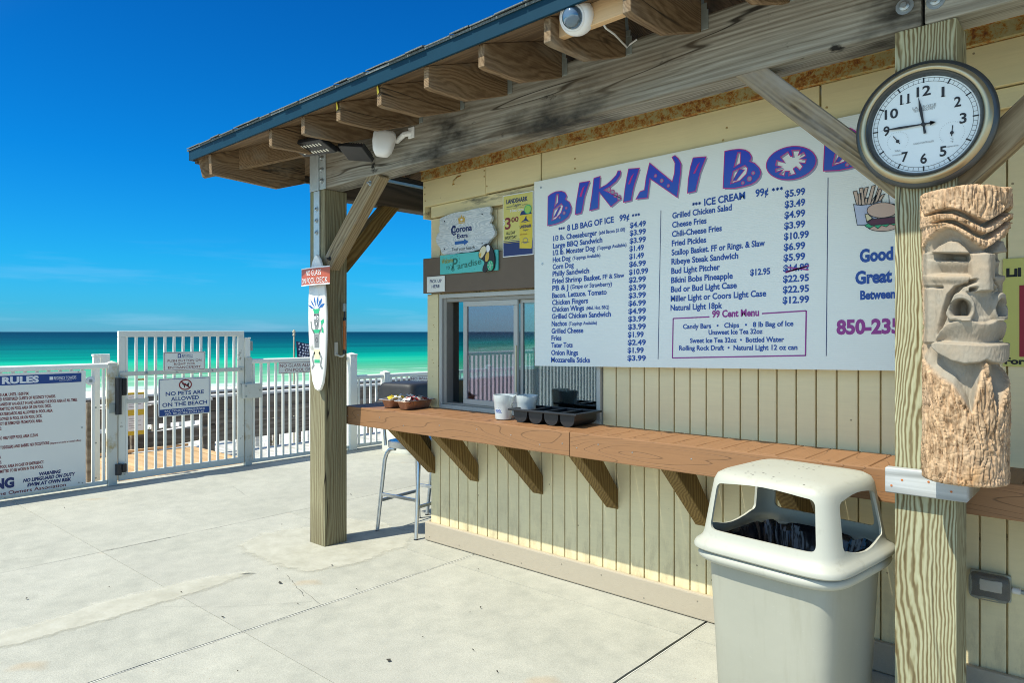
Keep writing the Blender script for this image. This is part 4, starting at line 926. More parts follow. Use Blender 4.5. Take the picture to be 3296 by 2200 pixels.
f.poly([(.168, .222), (.190, .232), (.208, .258), (.210, .236), (.226, .222)], 'ink_navy', 5); f.line([(.162, .216), (.180, .219), (.200, .214), (.220, .219), (.236, .215)], .003, 'ink_navy', 5)
f.text('LANDSHARK', .153, .178, .020, .098, 'ink_navy', .03, 5); f.text('Lager', .180, .160, .012, .045, 'ink_navy', .0, 5, slant=.3); f.text('ISLAND STYLE LAGER', .155, .134, .008, .06, 'ink_red', .0, 5)
f.ellline(.200, .095, .020, .018, .004, 'ink_grey', 5); f.line([(.165, .085), (.235, .085)], .003, 'ink_navy', 5); f.build(t)
# carved beach sign with a wavy outline
cw = [(-3.80, 2.372), (-3.77, 2.378), (-3.70, 2.392), (-3.62, 2.398), (-3.53, 2.394), (-3.45, 2.403), (-3.34, 2.400), (-3.30, 2.402), (-3.295, 2.37), (-3.31, 2.35), (-3.285, 2.335), (-3.29, 2.305), (-3.31, 2.29), (-3.28, 2.275), (-3.27, 2.245), (-3.255, 2.225), (-3.265, 2.195), (-3.30, 2.175), (-3.325, 2.15), (-3.33, 2.125), (-3.36, 2.115), (-3.40, 2.118), (-3.50, 2.103), (-3.60, 2.108), (-3.68, 2.098), (-3.70, 2.106), (-3.77, 2.108), (-3.79, 2.13), (-3.80, 2.16), (-3.835, 2.19), (-3.845, 2.225), (-3.83, 2.26), (-3.80, 2.275), (-3.815, 2.30), (-3.80, 2.33), (-3.805, 2.355)]
cp = smoothp([(a + 3.85, b_ - 2.09) for a, b_ in cw], 1)
t, f = ysign('beach_sign', (-3.85, 2.09), 0, 0, YW - .055, .022, 'carved_white_wood', 'white carved wave-edged wooden sign with crown, blue lettering and arrow', 'sign', pts=cp)
f.poly([(.245, .232), (.305, .232), (.312, .268), (.300, .256), (.292, .276), (.284, .262), (.275, .285), (.266, .262), (.258, .276), (.250, .256), (.238, .268)], 'ink_gold', 2); f.line([(.243, .226), (.307, .226)], .006, 'ink_gold', 2); f.ell(.275, .248, .012, .008, 'ink_white', 3, 10)
f.text('Corona', .172, .165, .044, .205, 'ink_navy', .035, 2); f.line([(.215, .205), (.188, .212), (.172, .190), (.176, .165), (.196, .148), (.218, .154)], .009, 'ink_navy', 3); f.line([(.205, .215), (.208, .148)], .005, 'ink_navy', 3)
f.text('Extra', .228, .122, .030, .108, 'ink_navy', .03, 2); f.poly([(.205, .078), (.298, .078), (.298, .066), (.345, .088), (.298, .112), (.298, .100), (.205, .100)], 'ink_feather', 2)
f.text('Find your beach.', .178, .034, .024, .232, 'ink_black', .0, 2); f.build(t)
for a, b_ in ((.10, .255), (.10, .055), (.475, .265), (.475, .065)): M().lathe([(.005, 0), (.005, .002)], f.pt(a, b_), (0, -1, 0), 8, cap=True).build('nail_head', 'ink_black', t)
# teal welcome plank and toucan
t, f = ysign('welcome_sign', (-3.785, 1.963), .565, .137, YW - .068, .014, 'sign_teal', 'teal painted welcome to paradise plank with toucan cutout over the window', 'sign')
f.text('Welcome', .015, .075, .036, .125, 'ink_olive', .015, 2, slant=.15, rot=.06); f.text('TO', .065, .034, .022, .038, 'ink_black', .01, 2)
f.text('P', .128, .030, .082, .050, 'ink_darkgreen', .012, 2, slant=.1); f.text('aradise', .182, .028, .044, .235, 'ink_darkgreen', .01, 2, rot=.10, slant=.08)
f.line([(.155, .03), (.135, .018), (.118, .03), (.128, .048), (.145, .04)], .005, 'ink_darkgreen', 2)
for i in range(26):
    a = i / 26 * 6.28; f.ell(.150 + .055 * math.cos(a), .088 + .04 * math.sin(a), .0022, .0022, 'ink_black', 2, 6) if i % 4 != 3 else f.ell(.330 + .03 * math.cos(a), .04 + .03 * math.sin(a), .002, .002, 'ink_black', 2, 6)
f.build(t)
tt_, f2 = ysign('toucan_cutout', (-3.40, 1.95), 0, 0, YW - .0825, .010, 'ink_black', 'painted toucan cutout with yellow beak at the right end of the teal plank', 'toucan', pts=smoothp([(.06, .19), (.10, .20), (.14, .17), (.165, .11), (.165, .05), (.15, .01), (.12, .005), (.10, .02), (.075, .0), (.05, .01), (.055, .04), (.075, .07), (.05, .09), (.02, .10), (.012, .13), (.03, .17)], 1))
f2.poly(smoothp([(.065, .185), (.09, .17), (.085, .14), (.05, .10), (.025, .105), (.02, .13), (.035, .165)], 1), 'ink_cream', 1); f2.poly([(.02, .13), (.022, .11), (.04, .11), (.045, .14)], 'ink_gold', 2)
f2.poly(smoothp([(.09, .185), (.12, .185), (.125, .15), (.10, .13), (.09, .15)], 1), 'ink_white', 1); f2.poly(smoothp([(.08, .12), (.11, .145), (.12, .12), (.11, .08), (.08, .07)], 1), 'ink_gold', 2)
f2.ell(.128, .045, .028, .034, 'ink_green', 2); [f2.line([(.128, .045), (.128 + .026 * math.cos(a), .045 + .032 * math.sin(a))], .002, 'ink_white', 3) for a in (0, 1, 2, 3, 4, 5)]
f2.build(tt_)
t, f = ysign('pickup_sign', (-3.938, 1.840), .190, .114, YW - .058, .006, 'sign_white', 'small white pick up here sign at the left end of the taupe header', 'sign')
f.text('PICK UP', .034, .068, .024, .125, 'ink_navy', .01, 2); f.text('HERE', .054, .030, .024, .085, 'ink_navy', .01, 2); f.build(t)
t, f = ysign('yellow_poster', (-.432, 1.408), .36, .444, YW - .008, .003, 'sign_yellow', 'yellow green poster with crimson block on the wall right of the tiki', 'poster')
f.text('Lil', .012, .370, .034, .050, 'ink_black', .05, 2); f.rect(.056, .33, .040, .332, 'ink_crimson', 2); f.text('For N', .006, .010, .026, .115, 'ink_black', .04, 2); f.build(t)

# ------------------------------------------------------------------ things on the corner post
sp = [(.0, -.47), (.035, -.458), (.066, -.41), (.088, -.32), (.102, -.20), (.112, -.05), (.115, .06), (.108, .20), (.092, .33), (.070, .42), (.046, .47), (.020, .50), (0, .51)]
SB = (-4.412, 2.868, 1.596)
surf = empty('surfboard', SB, 'small white carved surfboard with painted tiki figure hung on the corner post', 'surfboard')
out = [(a, b_) for a, b_ in sp] + [(-a, b_) for a, b_ in sp[-2:0:-1]]
rot_ = R(1.2); rr_ = lambda a, b_: (SB[0] + a * math.cos(rot_) - b_ * math.sin(rot_), SB[2] + a * math.sin(rot_) + b_ * math.cos(rot_))
rings = []
for k_, (s_, y) in enumerate(((.90, 0), (1., .006), (1., .014), (.93, .022))):
    rings.append([Vector((rr_(a * s_, b_ * (1 - (1 - s_) * .2))[0], SB[1] + .022 - y, rr_(a * s_, b_ * (1 - (1 - s_) * .2))[1])) for a, b_ in out])
M().loft(rings).build('board', 'surf_white', surf, smooth=50)
f = Face((SB[0], SB[1] - .0005, SB[2]), (math.cos(rot_), 0, math.sin(rot_)), (-math.sin(rot_), 0, math.cos(rot_)), (0, -1, 0))
for a0 in (-68, -42, -15, 12, 40, 66):                 # blue feathers
    a = R(a0); L_ = .115; dx, dy = math.sin(a), math.cos(a)
    f.poly([(dx * .02, .11 + dy * .02), (dx * .07 - dy * .012, .11 + dy * .07 + dx * .012), (dx * L_, .11 + dy * L_ * .95), (dx * .085 + dy * .010, .11 + dy * .07 - dx * .010)], 'ink_feather', 1)
f.poly([(-.045, .118), (.045, .118), (.025, .085), (-.025, .085)], 'ink_green', 2); f.poly([(-.034, .10), (.034, .10), (.036, .03), (.018, -.03), (-.018, -.03), (-.036, .03)], 'ink_grey', 1)
for s_ in (-1, 1): f.ell(s_ * .016, .055, .011, .013, 'ink_white', 3, 12); f.ell(s_ * .016, .053, .004, .005, 'ink_black', 4, 8); f.line([(s_ * .006, .078), (s_ * .032, .074)], .004, 'ink_black', 3)
f.rect(-.012, .012, .0, .022, 'ink_white', 3); f.frame(-.012, .012, .0, .022, .003, 'ink_black', 4)
f.poly([(-.05, -.03), (.05, -.03), (.03, -.055), (-.03, -.055)], 'ink_green', 1); f.poly([(-.034, -.06), (.034, -.06), (.030, -.16), (-.030, -.16)], 'ink_grey', 1); f.ellline(0, -.105, .014, .016, .003, 'ink_black', 2, 12)
for s_ in (-1, 1): f.line([(s_ * .03, -.06), (s_ * .062, -.02), (s_ * .072, .03)], .014, 'ink_grey', 1); f.line([(s_ * .028, -.19), (s_ * .058, -.235), (s_ * .042, -.285), (s_ * .066, -.31)], .018, 'ink_grey', 1)
f.poly([(-.04, -.17), (.04, -.17), (.032, -.24), (-.032, -.24)], 'ink_cream', 1); f.poly([(-.034, -.245), (.034, -.245), (.034, -.268), (-.034, -.268)], 'ink_green', 1)
f.poly([(.05, .03), (.088, .045), (.094, .02), (.062, .0)], 'ink_green', 2); f.poly([(.06, -.05), (.088, -.055), (.082, -.02), (.07, -.01)], 'ink_green', 2)
f.build(surf, 'painting')
# curled brick-red notice
ng = empty('glass_notice', (-4.39, 2.82, 1.945), 'curled brick-red no glass on pool deck notice above the surfboard', 'sign')
def curl(a): return -.030 * math.cos(a / .178 * 1.25) + .03
def curved_sheet(name, mat, a0, a1, b0, b1, off=0, n=14):
    vs = []
    for i in range(n + 1):
        a = a0 + (a1 - a0) * i / n
        for b_ in (b0, b1): vs.append((-4.390 + a, 2.822 - off + curl(a), 1.945 + b_ + a * .01))
    q = M().add(vs, [(2 * i, 2 * i + 1, 2 * i + 3, 2 * i + 2) for i in range(n)]); return q
pn = M(); n_ = 14
for i in range(n_):
    a, c_ = -.178 + .356 * i / n_, -.178 + .356 * (i + 1) / n_
    q = [(-4.390 + u, 2.822 + curl(u) + d, 1.945 + b_ + u * .01) for u in (a, c_) for d in (0, .002) for b_ in (-.064, .064)]
    pn.add(q, [(0, 1, 5, 4), (2, 6, 7, 3), (0, 4, 6, 2), (1, 3, 7, 5)] + ([(0, 2, 3, 1)] if i == 0 else []) + ([(4, 5, 7, 6)] if i == n_ - 1 else []))
pn.build('panel', 'sign_brick', ng, smooth=40)
for b0, b1 in ((.056, .064), (-.064, -.056)): curved_sheet('', '', -.178, .178, b0, b1, .0012).build('border', 'ink_white', ng)
def curved_text(txt, a0, b0, cap, w):
    vs, fs = glyph_mesh(txt, .0); k_ = cap / .73; x0 = min(v[0] for v in vs); x1 = max(v[0] for v in vs); kx = w / (x1 - x0)
    return [(-4.390 + a0 + (x - x0) * kx, 2.822 + curl(a0 + (x - x0) * kx) - .0018, 1.945 + b0 + y * k_) for x, y in vs], fs
tm_ = M(); tm_.add(*curved_text('NO GLASS', -.092, .006, .040, .186)); tm_.add(*curved_text('ON POOL DECK', -.165, -.048, .040, .325)); tm_.build('lettering', 'ink_white', ng)
# hook and hanging tube ornament on the inner face
hk = empty('wall_bracket', (-4.385, 3.03, 1.43), 'rusty white coat hook screwed to the corner post', 'hook')
M().box(-4.389, -4.384, 3.000, 3.028, 1.375, 1.475).build('back_plate', 'post_white_worn', hk, .002)
M().tube([(-4.386, 3.014, 1.385), (-4.36, 3.03, 1.372), (-4.35, 3.045, 1.372), (-4.338, 3.052, 1.386)], .007, 8).build('arm', 'post_white_worn', hk)
tb = empty('hanging_thermometer', (-4.338, 3.052, 1.39), 'slim orange glass tube ornament with dark caps hanging by the hook', 'ornament')
M().lathe([(.0, 0), (.013, 0), (.0145, .028), (.011, .03)], (-4.338, 3.052, 1.39), (0, 0, 1), 14).build('cap', 'black_plastic', tb, smooth=30)
M().lathe([(.0095, 0), (.0095, .215)], (-4.338, 3.052, 1.42), (0, 0, 1), 12, cap=True).build('tube', 'tube_orange', tb, smooth=30)
M().lathe([(.0, 0), (.011, 0), (.012, .016), (.006, .03), (.006, .07)], (-4.338, 3.052, 1.63), (0, 0, 1), 12, cap=True).build('cap', 'black_plastic', tb, smooth=30)
M().lathe([(.014, 0), (.015, .02), (.014, .055), (.010, .058)], (-4.338, 3.052, 1.70), (0, 0, 1), 14, cap=True).build('top_cap', 'tie_metal', tb, smooth=30)
for s_ in (-1, 1): M().tube([(-4.338 + s_ * .012, 3.052, 1.64), (-4.338 + s_ * .026, 3.052, 1.54), (-4.338 + s_ * .013, 3.052, 1.41)], .0012, 5).build('wire', 'tie_metal', tb)

# ------------------------------------------------------------------ wall clock on the near post
CC = Vector((-.589, 2.916, 2.297))
ck = empty('wall_clock', CC, 'big round bronze-framed wall clock with white face on the near post', 'clock')
M().lathe([(.20, .0), (.222, .004), (.2285, .014), (.227, .024), (.220, .031), (.212, .033)], CC, (0, -1, 0), 96).build('outer_rim', 'clock_rim_dark', ck, smooth=60)
M().lathe([(.2125, .033), (.212, .037), (.208, .040), (.206, .046), (.198, .051), (.190, .049), (.187, .044)], CC, (0, -1, 0), 96).build('frame_ring', 'clock_bronze', ck, smooth=60)
M().lathe([(.187, .044), (.184, .048), (.180, .045), (.174, .032), (.1715, .022)], CC, (0, -1, 0), 96).build('inner_rim', 'clock_rim_dark', ck, smooth=60)
M().lathe([(.1725, .0), (.1725, .0215), (.0, .0216)], CC, (0, -1, 0), 96).build('dial', 'clock_face', ck)
M().lathe([(.19, -.0005), (.0, -.0005)], CC, (0, -1, 0), 48).build('back_cover', 'black_plastic', ck)
f = Face(CC + Vector((0, -.0218, 0)), (1, 0, 0), (0, 0, 1), (0, -1, 0))
f.ellline(0, 0, .166, .166, .0012, 'ink_black', 1, 72); f.ellline(0, 0, .153, .153, .0012, 'ink_black', 1, 72)
for i in range(60):
    a = R(i * 6); r0, r1, w_ = (.150, .168, .0048) if i % 5 == 0 else (.153, .166, .0010)
    f.line([(math.sin(a) * r0, math.cos(a) * r0), (math.sin(a) * r1, math.cos(a) * r1)], w_, 'ink_black', 2)
def numeral(n, a, r_=.1215, cap=.036):
    x, z = math.sin(R(a)) * r_, math.cos(R(a)) * r_; w_ = .021 if n < 10 else .045
    if n == 1: w_ = .009
    if n == 11: w_ = .030
    f.text(str(n), x, z - cap / 2, cap, w_, 'ink_black', .022, 2, 'c')
    if n in (1, 11):                            # slab feet of the ones
        for q in ([x] if n == 1 else [x - .0095, x + .0115]): f.rect(q - .0065, q + .0075, z - cap / 2 - .0002, z - cap / 2 + .0022, 'ink_black', 2)
for n in (1, 2, 3, 5, 6, 7, 9, 10, 11, 12): numeral(n, n * 30)
for cx_, cz_, r_, a in ((-.084, -.046, .036, -35), (.088, -.046, .040, 5)):
    for i in range(28):
        t_ = R(-135 + 270 * i / 27); f.line([(cx_ + math.sin(t_) * r_ * .92, cz_ + math.cos(t_) * r_ * .92), (cx_ + math.sin(t_) * r_, cz_ + math.cos(t_) * r_)], .0008, 'ink_grey', 2)
    t_ = R(a); f.line([(cx_ - math.sin(t_) * .012, cz_ - math.cos(t_) * .012), (cx_ + math.sin(t_) * .026, cz_ + math.cos(t_) * .026)], .003, 'ink_black', 3); f.ell(cx_, cz_, .006, .006, 'ink_black', 4, 12)
f.text('%Rel.', -.084, -.084, .008, .020, 'ink_grey', 0, 2, 'c'); f.text('\u00b0C', .088, -.070, .007, .009, 'ink_grey', 0, 2, 'c'); f.text('\u00b0F', .088, -.081, .007, .008, 'ink_grey', 0, 2, 'c')
f.text('HYGROMETER', -.084, -.098, .005, .034, 'ink_grey', 0, 2, 'c'); f.text('THERMOMETER', .088, -.096, .005, .040, 'ink_grey', 0, 2, 'c')
f.text('LA CROSSE', .002, .060, .0095, .074, 'ink_grey', 0, 2, 'c'); f.line([(-.034, .058), (.038, .058)], .0008, 'ink_grey', 2); f.text('TECHNOLOGY', .002, .049, .0075, .070, 'ink_grey', 0, 2, 'c'); f.text('RADIO CONTROLLED', 0, -.068, .0065, .064, 'ink_grey', 0, 2, 'c')
f.build(ck, 'dial_print')
def hand(ang_, L_, w0, name, y0):
    a = R(ang_); d = Vector((math.sin(a), 0, math.cos(a))); s_ = Vector((d.z, 0, -d.x)); c0 = CC + Vector((0, y0, 0))
    P = [c0 - d * .034 - s_ * w0, c0 - d * .034 + s_ * w0, c0 - d * .0 + s_ * w0 * .6, c0 + d * L_ * .55 + s_ * w0 * 1.2, c0 + d * L_, c0 + d * L_ * .55 - s_ * w0 * 1.2, c0 - s_ * w0 * .6]
    M().prism(P, (0, -.0012, 0)).build(name, 'ink_black', ck)
hand(351, .104, .0045, 'hour_hand', -.026); hand(270.5, .140, .0035, 'minute_hand', -.029)
M().prism([CC + Vector((x, -.029, z)) for x, z in ((.022, .008), (.040, .0005), (.022, -.009))], (0, -.0012, 0)).build('hand_tip', 'ink_black', ck)
M().lathe([(.007, .0), (.007, .010), (.0, .011)], CC + Vector((0, -.0219, 0)), (0, -1, 0), 16).build('hub', 'ink_black', ck)
import numpy as np
from mathutils import noise as mnoise
# ------------------------------------------------------------------ timber ledge and tiki
lg = empty('tiki_ledge', (-.58, 2.90, .96), 'weathered grey timber ledge nailed round the near post under the tiki', 'ledge')
M().box(-.712, -.452, 2.877, 2.9165, .958, 1.050).build('ledge_board', 'grey_board_wood', lg, .003)
M().box(-.4885, -.452, 2.917, 3.15, .958, 1.050).build('ledge_board', 'brace_wood', lg, .003)
for x, z in ((-.69, .985), (-.655, 1.01), (-.57, 1.015), (-.50, .99), (-.47, 1.03)): M().lathe([(.004, 0), (.004, .0015)], (x, 2.877, z), (0, -1, 0), 8, cap=True).build('nail_head', 'tube_orange', lg)
TC = Vector((-.445, 2.785, 1.052)); TH = .968; TR = .1245
fd = math.atan2(-.793, .609)
def tiki():
    NT, NZ = 300, 430
    th = np.linspace(-math.pi, math.pi, NT, endpoint=False); zz = np.linspace(0, 1, NZ)
    T, Z = np.meshgrid(th, zz)                        # rows are heights
    Tn = -np.abs(T); z3 = TC.z + Z * TH
    # the two halves are cut alike; the pattern is laid out on the left half
    ax = TC.x + TR * np.cos(fd + Tn); ay = TC.y + TR * np.sin(fd + Tn)
    d = -.664 * ax + .748 * ay; l = (.748 * ax + .664 * ay) / d
    xi = (CX + FX * l - 2850) / .638; yi = (HY - (z3 - EH) * FX / d - 560) / .638
    ip = lambda x, X_, Y_: np.interp(x, X_, Y_)
    sm = lambda v, a, b: (lambda t: t * t * (3 - 2 * t))(np.clip((v - a) / (b - a), 0, 1))
    D = np.zeros_like(xi); bark = np.ones_like(xi); A = np.abs(Tn)
    side = 1 - sm(A, 1.95, 2.15)                       # nothing is carved on the back
    low = ip(xi, [185, 200, 240, 300, 360, 430, 480, 520], [372, 335, 290, 268, 285, 330, 358, 376])
    chin = ip(xi, [180, 215, 260, 330, 400, 440, 500, 520], [930, 985, 1025, 1065, 1150, 1215, 960, 940])
    face = sm(yi, low - 3, low + 10) * (1 - sm(yi, chin - 12, chin + 12)) * side
    bark = 1 - face; D += face * .016
    for (X_, Y_, W_, dp) in (([200, 260, 330, 400, 460, 520], [212, 192, 186, 207, 236, 260], [1, 7, 13, 15, 16, 16], .030), ([235, 290, 340, 400, 460, 520], [249, 237, 241, 268, 300, 320], [1, 6, 11, 13, 15, 16], .030)):
        c_ = ip(xi, X_, Y_); w_ = ip(xi, X_, W_) * (xi > X_[0] - 5)
        g = (1 - sm(np.abs(yi - c_), w_ * .6, w_ + 3)) * (w_ > .8) * side; D += g * dp; bark = bark * (1 - g)
    # eye: hollow, lid, slit, lower block, ledge
    inx = sm(xi, 192, 212) * (1 - sm(xi, 425, 440))
    lid_t = ip(xi, [200, 240, 300, 350, 400, 435], [400, 362, 336, 340, 366, 396])
    D += face * sm(yi, low, low + 45) * (1 - sm(yi, 398, 402)) * .016
    lid = sm(yi, lid_t - 3, lid_t + 3) * (1 - sm(yi, 397, 402)) * inx; D -= lid * (.020 + .006 * sm(yi, lid_t, 400))
    slit = sm(yi, 399, 404) * (1 - sm(yi, 430, 437)) * inx; D += slit * .045
    blk = sm(yi, 432, 438) * (1 - sm(yi, 500, 515)) * inx; D += blk * (.004 + .014 * sm(yi, 438, 512))
    led = sm(yi, 510, 517) * (1 - sm(yi, 528, 560)) * (1 - sm(xi, 425, 440)); D -= led * .006 * face
    nick = (1 - sm(np.abs(yi - 572), 2, 9)) * (1 - sm(xi, 250, 268)); D += nick * .012 * face
    # cheek sweep
    px_ = [222, 235, 250, 268, 300, 350, 412]; py_ = [815, 770, 735, 680, 610, 568, 553]
    cx_ = ip(yi, py_[::-1], px_[::-1]); hx = ip(yi, [553, 620, 740, 815], [30, 24, 17, 6])
    gsw = (1 - sm(np.abs(xi - cx_ - 14), hx * .7, hx + 4)) * sm(yi, 545, 556) * (1 - sm(yi, 800, 820)); D += gsw * .026 * face
    # nose
    nl = ip(yi, [385, 400, 520, 590], [478, 432, 440, 408]); ns = sm(xi, nl - 4, nl + 5) * sm(yi, 384, 400) * (1 - sm(yi, 590, 596))
    D -= ns * (.010 + .014 * sm(xi, nl, 525)) * face
    for y0, y1 in ((528, 548), (570, 588)):
        D += (1 - sm(np.abs(yi - (y0 + y1) / 2 - (470 - xi) * .12), 6, 11)) * sm(xi, 422, 432) * (1 - sm(xi, 462, 470)) * .026 * face
    D += (1 - sm(np.abs(yi - 556), 2, 40)) * sm(xi, 486, 500) * 0
    # flared ring with its deep hole
    e_o = ((xi - 375) / 88) ** 2 + ((yi - 680) / 84) ** 2; e_i = ((xi - 377) / 60) ** 2 + ((yi - 684) / 54) ** 2
    ring = (1 - sm(e_o, .85, 1.05)) * (yi < 740); D -= ring * .012 * face
    hole = (1 - sm(e_i, .82, 1.0)) * (1 - sm(yi, 712, 718)); D += hole * .060 * face
    mid_d = sm(xi, 440, 505) * sm(yi, 600, 620) * (1 - sm(yi, 715, 735)); D += mid_d * .004
    # lips
    ut = ip(xi, [225, 260, 300, 370, 440, 490, 520], [850, 790, 752, 736, 738, 752, 748]); ub = ip(xi, [225, 260, 520], [850, 848, 862])
    ul = sm(yi, ut - 4, ut + 6) * (1 - sm(yi, ub - 4, ub + 2)) * sm(xi, 222, 240); D += face * ul * (-.010 + .016 * sm(yi, ut, ub))
    lb = ip(xi, [212, 230, 260, 330, 400, 480, 520], [852, 880, 910, 948, 963, 956, 938])
    ll = sm(yi, ub - 2, ub + 5) * (1 - sm(yi, lb - 6, lb + 2)) * sm(xi, 214, 236); D -= face * ll * .016
    und = sm(yi, lb - 2, lb + 6) * (1 - sm(yi, chin - 60, chin)) * face; D += und * .018
    wall = 1 - sm(xi, 196, 216); D = D * (1 - .6 * wall * face)
    D *= side * 1.45
    # soften the cuts a little
    for _ in range(1): D = (D + np.roll(D, 1, 0) + np.roll(D, -1, 0) + np.roll(D, 1, 1) + np.roll(D, -1, 1)) / 5
    back = sm(A, 1.95, 2.35)
    P = []; bk = []
    for i in range(NZ):
        for j in range(NT):
            t = float(T[i, j]); z = float(Z[i, j]); bq = float(bark[i, j])
            u = t * TR; n1 = mnoise.noise(Vector((u * 78 + .8 * mnoise.noise(Vector((u * 20, z * 14, 7.))), z * 7.5, 3.1))); n2 = mnoise.noise(Vector((u * 170, z * 60, 9.)))
            n3 = mnoise.noise(Vector((u * 9, z * 6, 1.)))
            crackv = -.0115 * max(0, 1 - abs(n1) * 8) - .0020 * max(0, 1 - abs(mnoise.noise(Vector((u * 26, z * 48, 5.)))) * 9)
            r = TR + .004 * n3 - float(D[i, j]) + bq * (crackv + .0028 * n2) + (1 - bq) * .0012 * n2
            r += .006 * (z > .88) * bq
            e = min(z / .012, (1 - z) / .012, 1); r -= .010 * (1 - math.sqrt(max(0, 1 - (1 - e) ** 2)))
            if back[i, j] > 0:
                rb = .085 / max(.3, -math.cos(t)); r = min(r, rb) if abs(t) > 2.0 else r
            zo = z * TH + (.010 * n3 if z > .5 else 0) * (z > .98) - (.004 * math.sin(t * 3) if z < .02 else 0) * 0
            P.append((r * math.cos(fd + t), r * math.sin(fd + t), zo)); bk.append(bq)
    fs = [(i * NT + j, i * NT + (j + 1) % NT, (i + 1) * NT + (j + 1) % NT, (i + 1) * NT + j) for i in range(NZ - 1) for j in range(NT)]
    c0 = len(P); P += [(0, 0, 0), (0, 0, TH + .004)]; bk += [1, 1]
    fs += [(c0, (j + 1) % NT, j) for j in range(NT)] + [(c0 + 1, (NZ - 1) * NT + j, (NZ - 1) * NT + (j + 1) % NT) for j in range(NT)]
    me = bpy.data.meshes.new('tiki_statue'); me.from_pydata(P, [], fs)
    at_ = me.attributes.new('bark', 'FLOAT', 'POINT'); at_.data.foreach_set('value', bk)
    me.shade_smooth(); o = link('tiki_statue', me, 'tiki_wood', None, TC)
    tag(o, 'tall carved wooden tiki with heavy lips and bark brow beside the near post', 'tiki statue')
tiki()

